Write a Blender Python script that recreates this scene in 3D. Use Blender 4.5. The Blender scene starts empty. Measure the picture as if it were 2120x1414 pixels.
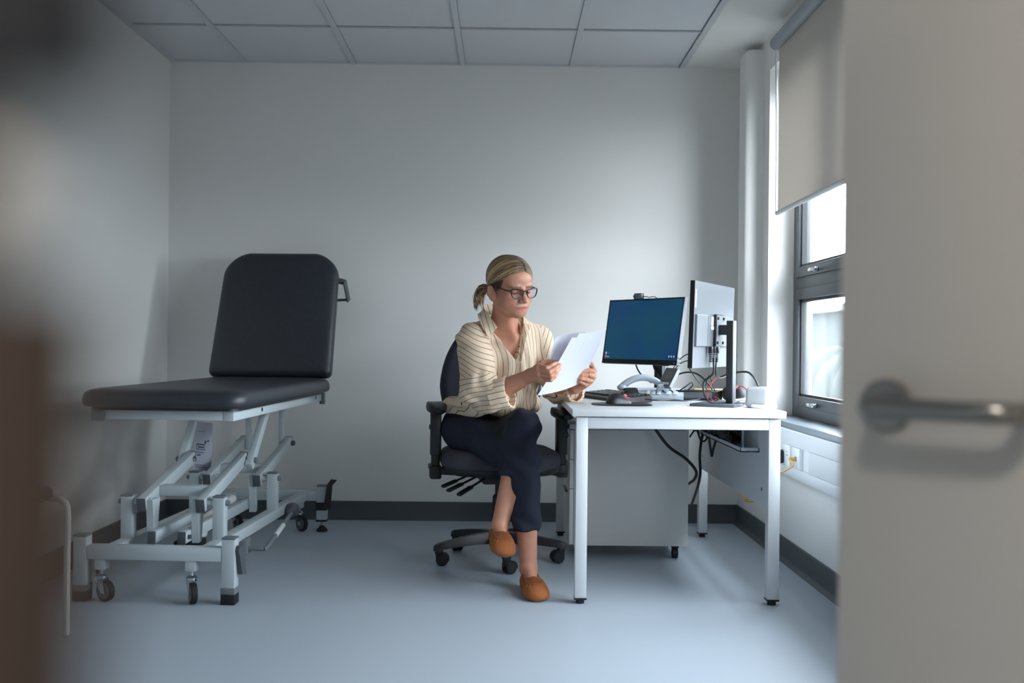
import bpy, bmesh, math, random
import numpy as np
from mathutils import Vector, Matrix, Quaternion
random.seed(7); rng = np.random.default_rng(7)
SC = bpy.context.scene; COL = SC.collection; PI = math.pi
V = Vector

# ---------------------------------------------------------------- camera, sky, lamps, exposure
F_PX = 2062.0
CAM_Z = 0.968
yaw, pitch, roll = 0.0073, 0.0028, 0.0108
_F = V((math.sin(yaw) * math.cos(pitch), math.cos(yaw) * math.cos(pitch), math.sin(pitch)))
_R0 = V((math.cos(yaw), -math.sin(yaw), 0)); _U0 = _R0.cross(_F)
_R = _R0 * math.cos(roll) + _U0 * math.sin(roll)
_U = _U0 * math.cos(roll) - _R0 * math.sin(roll)
CAM = V((0, 0, CAM_Z))
def W(px, py, Y):
    """measured picture position + measured distance from the doorway -> point of the room"""
    r = _F * F_PX + _R * (px - 1060) - _U * (py - 707)
    return CAM + r * (Y / r.y)
cam = bpy.data.cameras.new('camera'); cam.lens = 35.0; cam.sensor_width = 36.0
cam.clip_start = 0.02; cam.dof.use_dof = True; cam.dof.focus_distance = 4.2; cam.dof.aperture_fstop = 2.6
camo = bpy.data.objects.new('camera', cam); COL.objects.link(camo)
camo.matrix_world = Matrix(((_R.x, _U.x, -_F.x, 0), (_R.y, _U.y, -_F.y, 0), (_R.z, _U.z, -_F.z, CAM_Z), (0, 0, 0, 1)))
SC.camera = camo

SKY, CORR, EXPO = 24.0, 27.0, 0.14
w = bpy.data.worlds.new('overcast_sky'); SC.world = w; w.use_nodes = True
nt = w.node_tree; bg = nt.nodes['Background']
tc = nt.nodes.new('ShaderNodeTexCoord'); sx = nt.nodes.new('ShaderNodeSeparateXYZ'); cr = nt.nodes.new('ShaderNodeValToRGB')
nt.links.new(tc.outputs['Generated'], sx.inputs[0])
mr = nt.nodes.new('ShaderNodeMapRange'); mr.inputs[1].default_value = -1; mr.inputs[2].default_value = 1
nt.links.new(sx.outputs[2], mr.inputs[0]); nt.links.new(mr.outputs[0], cr.inputs[0])
cr.color_ramp.elements[0].position = 0.44; cr.color_ramp.elements[0].color = (.12, .125, .122, 1)
cr.color_ramp.elements[1].position = 0.52; cr.color_ramp.elements[1].color = (.88, .95, 1.0, 1)
nt.links.new(cr.outputs[0], bg.inputs[0]); bg.inputs[1].default_value = SKY

def area(name, loc, rot, sx_, sy_, energy, color, portal=False):
    l = bpy.data.lights.new(name, 'AREA'); l.shape = 'RECTANGLE'; l.size = sx_; l.size_y = sy_
    l.energy = energy; l.color = color
    if portal: l.cycles.is_portal = True
    o = bpy.data.objects.new(name, l); COL.objects.link(o); o.location = loc; o.rotation_euler = rot; return o
area('window_portal', (1.50, 3.39, 1.47), (0, PI / 2, 0), 1.72, 2.96, 1, (1, 1, 1), True)
area('corridor_ceiling_lamp', (-0.25, -0.45, 2.44), (0, 0, 0), 0.35, 0.35, CORR, (1.0, 0.93, 0.85))
SC.view_settings.view_transform = 'Standard'; SC.view_settings.look = 'None'
SC.view_settings.exposure = EXPO; SC.view_settings.gamma = 1.0; SC.view_settings.use_curve_mapping = False
SC.cycles.max_bounces = 10; SC.cycles.diffuse_bounces = 6; SC.cycles.transparent_max_bounces = 16
SC.cycles.use_denoising = True; SC.cycles.caustics_reflective = False; SC.cycles.caustics_refractive = False
SC.cycles.sample_clamp_indirect = 6.0

# ---------------------------------------------------------------- materials
def lin(r, g, b):
    f = lambda c: (c / 12.92 if c <= .04045 else ((c + .055) / 1.055) ** 2.4)
    return (f(r / 255), f(g / 255), f(b / 255), 1)
def mat(name, rgb, rough=.5, metal=0.0, noise=0.0, nscale=60.0, bump=0.0, bscale=200.0, spec=None, sub=0.0):
    m = bpy.data.materials.new(name); m.use_nodes = True; t = m.node_tree; p = t.nodes['Principled BSDF']
    c = lin(*rgb)
    p.inputs['Base Color'].default_value = c; p.inputs['Roughness'].default_value = rough; p.inputs['Metallic'].default_value = metal
    if spec is not None: p.inputs['Specular IOR Level'].default_value = spec
    if sub: p.inputs['Subsurface Weight'].default_value = sub; p.inputs['Subsurface Radius'].default_value = (.01, .004, .002); p.inputs['Subsurface Scale'].default_value = 1.0
    co = None
    if noise or bump: co = t.nodes.new('ShaderNodeTexCoord')
    if noise:
        n = t.nodes.new('ShaderNodeTexNoise'); n.inputs['Scale'].default_value = nscale; n.inputs['Detail'].default_value = 4
        t.links.new(co.outputs['Object'], n.inputs['Vector'])
        mx = t.nodes.new('ShaderNodeMix'); mx.data_type = 'RGBA'
        mx.inputs['A'].default_value = tuple(v * (1 - noise) for v in c[:3]) + (1,)
        mx.inputs['B'].default_value = tuple(min(1, v * (1 + noise)) for v in c[:3]) + (1,)
        t.links.new(n.outputs['Fac'], mx.inputs['Factor']); t.links.new(mx.outputs['Result'], p.inputs['Base Color'])
    if bump:
        n = t.nodes.new('ShaderNodeTexNoise'); n.inputs['Scale'].default_value = bscale; n.inputs['Detail'].default_value = 3
        t.links.new(co.outputs['Object'], n.inputs['Vector'])
        b = t.nodes.new('ShaderNodeBump'); b.inputs['Strength'].default_value = bump; b.inputs['Distance'].default_value = .002
        t.links.new(n.outputs['Fac'], b.inputs['Height']); t.links.new(b.outputs['Normal'], p.inputs['Normal'])
    return m
def emat(name, rgb, strength, base=(10, 10, 10)):
    m = mat(name, base, .3); p = m.node_tree.nodes['Principled BSDF']
    p.inputs['Emission Color'].default_value = lin(*rgb); p.inputs['Emission Strength'].default_value = strength; return m
def attr_mat(name, attr, rough=.5, sub=0.0, bump=0, bscale=300):
    m = mat(name, (128, 128, 128), rough, bump=bump, bscale=bscale, sub=sub); t = m.node_tree
    a = t.nodes.new('ShaderNodeAttribute'); a.attribute_name = attr
    t.links.new(a.outputs['Color'], t.nodes['Principled BSDF'].inputs['Base Color']); return m
def glass_mat(name, frost=0.0, tint=(248, 250, 252)):
    m = bpy.data.materials.new(name); m.use_nodes = True; t = m.node_tree; t.nodes.clear()
    o = t.nodes.new('ShaderNodeOutputMaterial'); tr = t.nodes.new('ShaderNodeBsdfTransparent'); tr.inputs[0].default_value = lin(*tint)
    gl = t.nodes.new('ShaderNodeBsdfGlossy'); gl.inputs['Roughness'].default_value = .03
    lw = t.nodes.new('ShaderNodeLayerWeight'); pw = t.nodes.new('ShaderNodeMath'); pw.operation = 'POWER'; pw.inputs[1].default_value = 5
    ma = t.nodes.new('ShaderNodeMath'); ma.operation = 'MULTIPLY_ADD'; ma.inputs[1].default_value = .9; ma.inputs[2].default_value = .04
    t.links.new(lw.outputs['Facing'], pw.inputs[0]); t.links.new(pw.outputs[0], ma.inputs[0]); fr = ma
    mx = t.nodes.new('ShaderNodeMixShader'); t.links.new(fr.outputs[0], mx.inputs[0]); t.links.new(tr.outputs[0], mx.inputs[1]); t.links.new(gl.outputs[0], mx.inputs[2])
    last = mx
    if frost:
        df = t.nodes.new('ShaderNodeBsdfTranslucent'); df.inputs[0].default_value = lin(236, 240, 243)
        co = t.nodes.new('ShaderNodeTexCoord'); n = t.nodes.new('ShaderNodeTexNoise'); n.inputs['Scale'].default_value = 9; n.inputs['Detail'].default_value = 5
        t.links.new(co.outputs['Object'], n.inputs['Vector'])
        mm = t.nodes.new('ShaderNodeMapRange'); mm.inputs[1].default_value = .3; mm.inputs[2].default_value = .7; mm.inputs[3].default_value = frost * .8; mm.inputs[4].default_value = min(1, frost * 1.2)
        t.links.new(n.outputs['Fac'], mm.inputs[0])
        m2 = t.nodes.new('ShaderNodeMixShader'); t.links.new(mm.outputs[0], m2.inputs[0]); t.links.new(mx.outputs[0], m2.inputs[1]); t.links.new(df.outputs[0], m2.inputs[2]); last = m2
    t.links.new(last.outputs[0], o.inputs[0]); return m

M = {}
M['wall'] = mat('wall_paint', (227, 226, 223), .85, bump=.05, bscale=500, noise=.012, nscale=3)
M['ceil'] = mat('ceiling_tile', (205, 207, 210), .9, noise=.03, nscale=220, bump=.15, bscale=600)
M['tbar'] = mat('ceiling_tbar', (196, 200, 204), .5)
M['floor'] = mat('vinyl_floor', (168, 178, 188), .42, noise=.09, nscale=330)
M['skirt'] = mat('skirting_vinyl', (72, 79, 84), .55)
M['white'] = mat('white_laminate', (208, 211, 213), .38)
M['whitem'] = mat('white_powder_coat', (208, 212, 215), .42)
M['greyp'] = mat('modesty_panel', (196, 201, 205), .5)
M['ped'] = mat('pedestal_laminate', (212, 211, 208), .5)
M['blk'] = mat('black_plastic', (22, 23, 26), .45)
M['blks'] = mat('black_plastic_gloss', (14, 15, 18), .25)
M['rub'] = mat('black_rubber', (20, 20, 22), .7)
M['dgrey'] = mat('dark_grey_plastic', (74, 80, 86), .5)
M['mgrey'] = mat('mid_grey_plastic', (110, 118, 124), .5)
M['frame'] = mat('couch_powder_coat', (184, 194, 198), .38)
M['vinyl'] = mat('charcoal_vinyl', (44, 48, 55), .42, noise=.25, nscale=45, bump=.25, bscale=420)
M['chrome'] = mat('chrome', (205, 210, 214), .12, 1.0)
M['steel'] = mat('brushed_steel', (150, 148, 144), .28, 1.0)
M['fab'] = mat('chair_fabric', (66, 65, 73), .9, noise=.12, nscale=400, bump=.3, bscale=900)
M['fabb'] = mat('chair_back_fabric', (47, 49, 60), .9, noise=.12, nscale=400, bump=.3, bscale=900)
M['silver'] = mat('silver_plastic', (98, 103, 109), .5, 0)
M['silverd'] = mat('silver_plastic_dark', (84, 90, 96), .5, 0)
M['alu'] = mat('window_frame_grey', (78, 82, 86), .4, .1)
M['alud'] = mat('window_gasket', (30, 32, 35), .6)
M['sill'] = mat('window_sill_grey', (122, 134, 142), .28)
M['whitep'] = mat('white_plastic', (222, 225, 228), .35)
M['door'] = mat('door_laminate', (196, 192, 186), .55, noise=.02, nscale=4)
M['wood'] = mat('brown_door_jamb', (64, 50, 42), .55, noise=.2, nscale=12)
M['navy'] = mat('navy_paint', (22, 24, 34), .6)
M['palep'] = mat('pale_plastic', (226, 214, 198), .5)
M['paper'] = mat('paper_white', (238, 240, 250), .75)
M['yel'] = mat('yellow_cable', (226, 172, 82), .45)
M['red'] = mat('red_cable', (190, 42, 48), .45)
M['kraft'] = mat('kraft_paper', (206, 176, 128), .8)
M['phone'] = mat('phone_silver_white', (186, 196, 206), .35)
M['lcd'] = mat('phone_display', (56, 64, 64), .2)
M['glass'] = glass_mat('clear_glass')
M['frost'] = glass_mat('misted_glass', .012)
M['lens'] = glass_mat('spectacle_lens', tint=(252, 252, 254)); [setattr(n.inputs[1], 'default_value', .3) for n in M['lens'].node_tree.nodes if n.type == 'MATH' and n.operation == 'MULTIPLY_ADD']
M['led'] = emat('red_led', (255, 40, 30), 6.0, (120, 10, 10))
M['ink'] = mat('printed_ink', (84, 86, 100), .8)
M['tube'] = mat('pale_tube', (206, 204, 198), .4)
bl = mat('blind_fabric', (206, 200, 192), .9, noise=.03, nscale=500)
def _tl(m, rgb, fac):
    t = m.node_tree; p = t.nodes['Principled BSDF']; o = [n for n in t.nodes if n.type == 'OUTPUT_MATERIAL'][0]
    tr = t.nodes.new('ShaderNodeBsdfTranslucent'); tr.inputs[0].default_value = lin(*rgb)
    mx = t.nodes.new('ShaderNodeMixShader'); mx.inputs[0].default_value = fac
    t.links.new(p.outputs[0], mx.inputs[1]); t.links.new(tr.outputs[0], mx.inputs[2]); t.links.new(mx.outputs[0], o.inputs[0])
_tl(bl, (206, 200, 192), .24); M['blind'] = bl
_tl(M['paper'], (240, 240, 250), .35)

# ---------------------------------------------------------------- mesh helpers
class B:
    """collects shapes; world coordinates unless the thing is built in its own frame"""
    def __init__(s): s.v = []; s.f = []
    def add(s, v, f):
        n = len(s.v); s.v += [tuple(x) for x in v]; s.f += [tuple(i + n for i in q) for q in f]; return s
    def bm(s, bm):
        bm.verts.index_update(); s.add([v.co.copy() for v in bm.verts], [[v.index for v in f.verts] for f in bm.faces]); bm.free(); return s
    def box(s, c, d, bev=0.0, rot=None, seg=2):
        bm = bmesh.new(); bmesh.ops.create_cube(bm, size=1.0)
        bmesh.ops.scale(bm, vec=d, verts=bm.verts)
        if bev: bmesh.ops.bevel(bm, geom=list(bm.edges), offset=bev, segments=seg, affect='EDGES', profile=.5)
        mtx = Matrix.Translation(V(c)) @ (rot.to_4x4() if rot is not None else Matrix())
        bmesh.ops.transform(bm, matrix=mtx, verts=bm.verts); return s.bm(bm)
    def lo(s, a, b, bev=0.0):
        a, b = V(a), V(b); d = b - a
        return s.box((a + b) / 2, (abs(d.x), abs(d.y), abs(d.z)), bev)
    def bar(s, p, q, wd, h, bev=0.0, up=(0, 0, 1)):
        p, q = V(p), V(q); y = (q - p); L = y.length; y = y / L; x = y.cross(V(up)).normalized(); z = x.cross(y)
        return s.box((p + q) / 2, (wd, L, h), bev, Matrix((x, y, z)).transposed())
    def cyl(s, p, q, r0, r1=None, n=16, caps=True):
        p, q = V(p), V(q); r1 = r0 if r1 is None else r1
        a = (q - p).normalized(); x = a.orthogonal().normalized(); y = a.cross(x); vs = []
        for c, r in ((p, r0), (q, r1)):
            for i in range(n): t = 2 * PI * i / n; vs.append(c + x * (r * math.cos(t)) + y * (r * math.sin(t)))
        f = [(i, (i + 1) % n, n + (i + 1) % n, n + i) for i in range(n)]
        if caps: f += [tuple(range(n - 1, -1, -1)), tuple(range(n, 2 * n))]
        return s.add(vs, f)
    def lathe(s, p, axis, prof, n=24):
        """prof: (distance along axis, radius)"""
        p = V(p); a = V(axis).normalized(); x = a.orthogonal().normalized(); y = a.cross(x); vs = []
        for h, r in prof:
            for i in range(n): t = 2 * PI * i / n; vs.append(p + a * h + x * (r * math.cos(t)) + y * (r * math.sin(t)))
        m = len(prof); f = [(k * n + i, k * n + (i + 1) % n, (k + 1) * n + (i + 1) % n, (k + 1) * n + i) for k in range(m - 1) for i in range(n)]
        f += [tuple(range(n - 1, -1, -1)), tuple(range((m - 1) * n, m * n))]
        return s.add(vs, f)
    def tube(s, pts, r, n=8, sub=6, closed=False, flat=None, taper=None):
        pts = [V(p) for p in pts]
        if sub > 1 and len(pts) > 2: pts = cat(pts, sub, closed)
        m = len(pts); vs = []; px = None
        for k in range(m):
            if closed: t = pts[(k + 1) % m] - pts[k - 1]
            else: t = pts[min(k + 1, m - 1)] - pts[max(k - 1, 0)]
            t.normalize()
            if px is None: px = t.orthogonal().normalized() if flat is None else V(flat).cross(t).normalized()
            px = (px - t * px.dot(t)); px = px.normalized() if px.length > 1e-6 else t.orthogonal().normalized(); py = t.cross(px)
            rr = r if taper is None else r * taper(k / (m - 1))
            for i in range(n): a = 2 * PI * i / n; vs.append(pts[k] + px * (rr * math.cos(a)) + py * (rr * math.sin(a)))
        K = m if closed else m - 1
        f = [(k * n + i, k * n + (i + 1) % n, ((k + 1) % m) * n + (i + 1) % n, ((k + 1) % m) * n + i) for k in range(K) for i in range(n)]
        if not closed: f += [tuple(range(n - 1, -1, -1)), tuple(range((m - 1) * n, m * n))]
        return s.add(vs, f)
    def ell(s, c, r, rot=None, nu=24, nv=14):
        vs = []; f = []
        for j in range(1, nv):
            t = PI * j / nv
            for i in range(nu): u = 2 * PI * i / nu; vs.append(V((r[0] * math.sin(t) * math.cos(u), r[1] * math.sin(t) * math.sin(u), r[2] * math.cos(t))))
        a = len(vs); vs += [V((0, 0, r[2])), V((0, 0, -r[2]))]
        for j in range(nv - 2):
            for i in range(nu): f.append((j * nu + i, (j + 1) * nu + i, (j + 1) * nu + (i + 1) % nu, j * nu + (i + 1) % nu))
        for i in range(nu): f.append((a, i, (i + 1) % nu)); f.append((a + 1, (nv - 2) * nu + (i + 1) % nu, (nv - 2) * nu + i))
        c = V(c); return s.add([c + (rot @ v if rot is not None else v) for v in vs], f)
    def prism(s, poly, h0, h1, mtx=None):
        """poly in local xy, from local z h0 to h1, placed by mtx"""
        n = len(poly); vs = [V((x, y, h0)) for x, y in poly] + [V((x, y, h1)) for x, y in poly]
        f = [tuple(range(n - 1, -1, -1)), tuple(range(n, 2 * n))] + [(i, (i + 1) % n, n + (i + 1) % n, n + i) for i in range(n)]
        if mtx is not None: vs = [mtx @ v for v in vs]
        return s.add(vs, f)
    def loft(s, loops, mtx=None, cap=True):
        n = len(loops[0]); vs = [V(p) for l in loops for p in l]; m = len(loops)
        f = [(k * n + i, k * n + (i + 1) % n, (k + 1) * n + (i + 1) % n, (k + 1) * n + i) for k in range(m - 1) for i in range(n)]
        if cap: f += [tuple(range(n - 1, -1, -1)), tuple(range((m - 1) * n, m * n))]
        if mtx is not None: vs = [mtx @ v for v in vs]
        return s.add(vs, f)
    def cushion(s, outline, prof, mtx=None):
        """outline: convex ccw xy list; prof: (inset, z)"""
        return s.loft([[(x, y, z) for x, y in inset(outline, i)] for i, z in prof], mtx)
def cat(pts, sub, closed=False):
    out = []; n = len(pts)
    for i in range(n if closed else n - 1):
        g = (lambda k: pts[k % n]) if closed else (lambda k: pts[min(max(k, 0), n - 1)])
        a, b, c, d = g(i - 1), g(i), g(i + 1), g(i + 2)
        for k in range(sub):
            t = k / sub; out.append(.5 * ((2 * b) + (c - a) * t + (2 * a - 5 * b + 4 * c - d) * t * t + (3 * b - a - 3 * c + d) * t ** 3))
    if not closed: out.append(pts[-1].copy())
    return out
def rrect(x0, x1, y0, y1, r, n=6):
    """rounded rectangle, ccw; r = one radius or four (x0y0, x1y0, x1y1, x0y1)"""
    if not isinstance(r, (tuple, list)): r = (r,) * 4
    o = []
    for (cx, cy, a, rr) in ((x0 + r[0], y0 + r[0], PI, r[0]), (x1 - r[1], y0 + r[1], 1.5 * PI, r[1]), (x1 - r[2], y1 - r[2], 0, r[2]), (x0 + r[3], y1 - r[3], .5 * PI, r[3])):
        for k in range(n + 1): t = a + .5 * PI * k / n; o.append((cx + rr * math.cos(t), cy + rr * math.sin(t)))
    return o
def inset(o, d):
    n = len(o); out = []
    if abs(d) < 1e-9: return list(o)
    if d > .02:
        p = inset(o, .02); cx = sum(q[0] for q in p) / n; cy = sum(q[1] for q in p) / n
        hx = max(abs(q[0] - cx) for q in p); hy = max(abs(q[1] - cy) for q in p)
        return [(cx + (x - cx) * (1 - (d - .02) / hx), cy + (y - cy) * (1 - (d - .02) / hy)) for x, y in p]
    for i in range(n):
        a, b, c = V(o[i - 1]), V(o[i]), V(o[(i + 1) % n]); e = (c - a)
        e = e.normalized() if e.length > 1e-9 else V((1, 0)); out.append((b.x - e.y * d, b.y + e.x * d))
    return out
MW = {}
def obj(name, b, m, parent=None, local=False, smooth=35, attrs=None):
    me = bpy.data.meshes.new(name)
    vs = b.v
    if parent is not None and not local:
        inv = MW[parent].inverted(); vs = [inv @ V(v) for v in vs]
    me.from_pydata([tuple(v) for v in vs], [], b.f); me.validate(); me.update()
    if smooth:
        me.shade_smooth(); me.set_sharp_from_angle(angle=math.radians(smooth))
    me.materials.append(M[m] if isinstance(m, str) else m)
    o = bpy.data.objects.new(name, me); COL.objects.link(o)
    if parent is not None: o.parent = parent; MW[o] = MW[parent]
    else: MW[o] = Matrix()
    return o
def thing(name, label, cat_, loc=(0, 0, 0), rz=0.0, group=None):
    o = bpy.data.objects.new(name, None); COL.objects.link(o); o.empty_display_size = .05
    o.location = loc; o.rotation_euler = (0, 0, rz)
    MW[o] = Matrix.Translation(V(loc)) @ Matrix.Rotation(rz, 4, 'Z')
    return tag(o, label, cat_, group)
def tag(o, label, cat_, group=None):
    o['label'] = label; o['category'] = cat_
    if group: o['group'] = group
    return o
def struct(name, b, m, label=None, smooth=35):
    o = obj(name, b, m, smooth=smooth); o['kind'] = 'structure'; o['label'] = label or name.replace('_', ' '); return o
def group_empty(name, label, loc=(0, 0, 0)):
    o = bpy.data.objects.new(name, None); COL.objects.link(o); o.location = loc; MW[o] = Matrix.Translation(V(loc)); o['kind'] = 'structure'; o['label'] = label; return o
def dup(o, mtx):
    """copy of a one-mesh part under the same parent, moved by mtx in the parent's frame"""
    c = o.copy(); COL.objects.link(c); c.parent = o.parent; c.matrix_local = mtx @ o.matrix_local; MW[c] = MW[o]; return c
def smp(p0, p1, t): return V(p0).lerp(V(p1), t)
def frame(o, x, y, z):
    x, y, z = V(x).normalized(), V(y).normalized(), V(z).normalized()
    return Matrix(((x.x, y.x, z.x, o[0]), (x.y, y.y, z.y, o[1]), (x.z, y.z, z.z, o[2]), (0, 0, 0, 1)))
M['hazy'] = mat('hazy_trees', (34, 42, 40), .9, noise=.25, nscale=1.2)
M['hazyb'] = mat('hazy_render', (38, 46, 48), .9, noise=.1, nscale=2)
M['cube'] = mat('white_cube_plastic', (178, 181, 184), .4)
# ---------------------------------------------------------------- room shell
XL, XR, YB, ZC, YF = -1.849, 1.29, 5.47, 2.50, 0.34
struct('floor', B().lo((-2.2, -2.2, -.1), (1.9, 5.7, 0)), 'floor', 'blue grey speckled vinyl floor', smooth=0)
struct('wall_back', B().lo((XL - .2, YB, 0), (XR + .25, YB + .2, 2.7)), 'wall', 'plain white back wall behind the couch and desk', smooth=0)
struct('wall_left', B().lo((XL - .2, YF, 0), (XL, YB, 2.7)), 'wall', 'white wall on the left beside the couch', smooth=0)
WY0, WY1, WZ0, WZ1 = 1.90, 4.88, .615, 2.33
b = B()
b.lo((XR, YF, 0), (XR + .22, YB, WZ0)); b.lo((XR, YF, WZ1), (XR + .22, YB, 2.7))
b.lo((XR, YF, WZ0), (XR + .22, WY0, WZ1)); b.lo((XR, WY1, WZ0), (XR + .22, YB, WZ1))
struct('wall_right', b, 'wall', 'white wall on the right with the window recess', smooth=0)
# wall with the doorway in which the camera stands, and the corridor outside
b = B().lo((-2.2, .16, 0), (-.22, YF, 2.7)); b.lo((1.06, .16, 0), (1.9, YF, 2.7)); b.lo((-.22, .16, 2.1), (1.06, YF, 2.7))
struct('wall_front', b, 'wall', 'wall around the doorway', smooth=0)
b = B().lo((-2.2, -2.0, 0), (1.9, -1.8, 2.7)); b.lo((-2.2, -1.8, 0), (-2.0, .16, 2.7)); b.lo((1.7, -1.8, 0), (1.9, .16, 2.7))
struct('wall_corridor', b, 'wall', 'corridor walls outside the doorway', smooth=0)
# ceiling: plaster margin, slab, T-bar grid and 600 mm tiles
XG = .955
cl = group_empty('ceiling', 'white suspended ceiling of square tiles', (0, 0, ZC))
b = B().lo((XG, YF, ZC), (XR + .25, YB, ZC + .12)); b.lo((XL - .2, YF, ZC + .06), (XG, YB, ZC + .12)); b.lo((-2.2, -2, ZC + .02), (1.9, YF, ZC + .12))
obj('plaster_margin', b, 'wall', cl, smooth=0)
gx = [XL, XL + .402] + [XL + .402 + .6 * k for k in range(1, 5)]; gx[-1] = XG
gy = [YB - .62 * k if k < 2 else YB - .62 - .6 * (k - 1) for k in range(0, 9)]
gy = [y for y in gy if y > YF + .1] + [YF]
tl = None
for i in range(5):
    for j in range(len(gy) - 1):
        x0, x1, y1, y0 = gx[i] + .013, gx[i + 1] - .013, gy[j] - .012, gy[j + 1] + .012
        t_ = B().box(((x0 + x1) / 2, (y0 + y1) / 2, ZC + .014), (x1 - x0, y1 - y0, .016), .003, seg=1)
        obj('ceiling_tile', t_, 'ceil', cl, smooth=0)
for k, x in enumerate(gx):
    wd = .028 if 0 < k < 5 else .03
    if k == 0: x += .012
    if k == 5: x += .004
    b = B().lo((x - wd / 2, YF, ZC - .004), (x + wd / 2, YB, ZC + .006)); b.lo((x - .003, YF, ZC), (x + .003, YB, ZC + .05))
    obj('ceiling_rail', b, 'tbar', cl, smooth=0)
for y in gy[:-1]:
    wd = .014 if y < YB else .024
    for i in range(5):
        b = B().lo((gx[i] + .014, y - wd / 2 - (.01 if y == YB else 0), ZC - .002), (gx[i + 1] - .014, y + wd / 2 - (.01 if y == YB else 0), ZC + .007))
        obj('ceiling_rail', b, 'tbar', cl, smooth=0)
# coved vinyl skirting
def skirt(name, p, q, nrm, label):
    p, q, n = V(p), V(q), V(nrm); pr = [(0, .1), (.006, .1), (.009, .096), (.009, .03), (.014, .014), (.028, .004), (.034, 0), (0, 0)]
    loops = [[e + n * x + V((0, 0, z)) for x, z in pr] for e in (p, q)]
    struct(name, B().loft(loops), 'skirt', label)
skirt('baseboard_back', (XL, YB, 0), (XR, YB, 0), (0, -1, 0), 'dark grey coved skirting along the back wall')
skirt('baseboard_left', (XL, YF, 0), (XL, YB, 0), (1, 0, 0), 'dark grey coved skirting along the left wall')
skirt('baseboard_right', (XR, YF, 0), (XR, YB, 0), (-1, 0, 0), 'dark grey coved skirting along the window wall')
# pipe boxing in the corner
po = rrect(1.20, XR, 5.0, 5.13, (.03, .001, .001, .004), 5)
struct('trim_1', B().loft([[(x, y, .60) for x, y in po], [(x, y, 2.452) for x, y in po], [(x + (.012 if x < 1.23 else 0), y + .004, 2.466) for x, y in po]]), 'wall', 'white boxed-in pipe standing in the corner beside the window')
# dado trunking under the window
tr = group_empty('trim_2', 'white cable trunking along the wall below the window', (1.24, 2.5, .405))
b = B().lo((1.243, YF + .2, .405), (XR, 5.13, .452), .004); b.lo((1.243, YF + .2, .542), (XR, 5.13, .608), .004); b.lo((1.255, YF + .2, .45), (XR, 5.13, .545))
obj('trunking_body', b, 'whitep', tr)
for y0, y1 in ((.6, 2.4), (2.403, 4.06), (4.50, 5.125)):
    obj('trunking_lid', B().lo((1.247, y0, .4535), (1.257, y1, .5405), .0015), 'whitep', tr)
# window: three units in one recess, dark grey aluminium frames
FX = 1.415
sl = None
def window(idx, y0, y1):
    o = group_empty('window_%d' % idx, 'dark grey framed window with clear upper and misted lower pane', (FX, (y0 + y1) / 2, WZ0))
    z0, z1, zt = WZ0 + .02, WZ1, 1.275
    b = B()
    b.lo((FX, y1 - .06, z0), (FX + .065, y1, z1), .003); b.lo((FX, y0, z0), (FX + .065, y0 + .06, z1), .003)
    b.lo((FX, y0 + .058, z0), (FX + .065, y1 - .058, z0 + .055), .003); b.lo((FX, y0 + .058, z1 - .05), (FX + .065, y1 - .058, z1), .003)
    b.lo((FX, y0 + .058, zt - .03), (FX + .065, y1 - .058, zt + .03), .003)
    obj('outer_frame', b, 'alu', o)
    for k, (a, c) in enumerate(((z0 + .05, zt - .028), (zt + .028, z1 - .048))):
        s_ = B(); t = .05; ya, yb = y0 + .056, y1 - .056
        s_.lo((FX - .008, yb - t, a), (FX + .05, yb, c), .004); s_.lo((FX - .008, ya, a), (FX + .05, ya + t, c), .004)
        s_.lo((FX - .008, ya + t - .002, a), (FX + .05, yb - t + .002, a + t), .004); s_.lo((FX - .008, ya + t - .002, c - t), (FX + .05, yb - t + .002, c), .004)
        sash = obj('sash', s_, 'alu', o)
        g = B(); e = .012
        g.lo((FX + .006, yb - t - e, a + t), (FX + .03, yb - t, c - t)); g.lo((FX + .006, ya + t, a + t), (FX + .03, ya + t + e, c - t))
        g.lo((FX + .006, ya + t, a + t), (FX + .03, yb - t, a + t + e)); g.lo((FX + .006, ya + t, c - t - e), (FX + .03, yb - t, c - t))
        obj('gasket', g, 'alud', sash)
        obj('pane', B().lo((FX + .018, ya + t, a + t), (FX + .024, yb - t, c - t)), 'frost' if k == 0 else 'glass', sash, smooth=0)
        zz = a + .02 if k == 0 else a + .018
        h = B().box((FX - .014, (ya + yb) / 2 + .10, zz), (.016, .05, .02), .004); h.bar((FX - .03, (ya + yb) / 2 + .055, zz), (FX - .03, (ya + yb) / 2 + .16, zz + .002), .014, .018, .005)
        hh = obj('handle', h, 'chrome', sash)
    return o
wn = (WY1 - WY0) / 3
for k in range(3): window(k + 1, WY1 - wn * (k + 1), WY1 - wn * k)
struct('trim_3', B().lo((1.262, WY0 - .02, WZ0 - .028), (FX + .07, WY1, WZ0 + .02), .005), 'sill', 'grey window sill board')
# pale buildings and a hedge across the yard, seen through the misted lower panes
fb = thing('outside_building', 'hazy grey low building with a shallow roof, seen through the misted pane', 'building', (18.5, 37, -4))
b = B().lo((15, 14, -4), (22, 60, 2.62)); b.prism([(14.6, 2.6), (22.4, 2.6), (18.5, 3.4)], -60, -14, Matrix(((1, 0, 0, 0), (0, 0, -1, 0), (0, 1, 0, 0), (0, 0, 0, 1))))
obj('building_wall', b, 'hazyb', fb, smooth=0)
b = B()
for k in range(40): b.ell((11 + rng.uniform(-.5, .5), 6 + k * 1.0, -.6 + rng.uniform(-.2, .2)), (1.2, .9, 1.5 + rng.uniform(-.2, .3)), nu=12, nv=8)
h_ = obj('hedge', b, 'hazy'); tag(h_, 'dark hazy hedge in front of the low building outside', 'hedge'); h_['kind'] = 'stuff'
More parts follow.
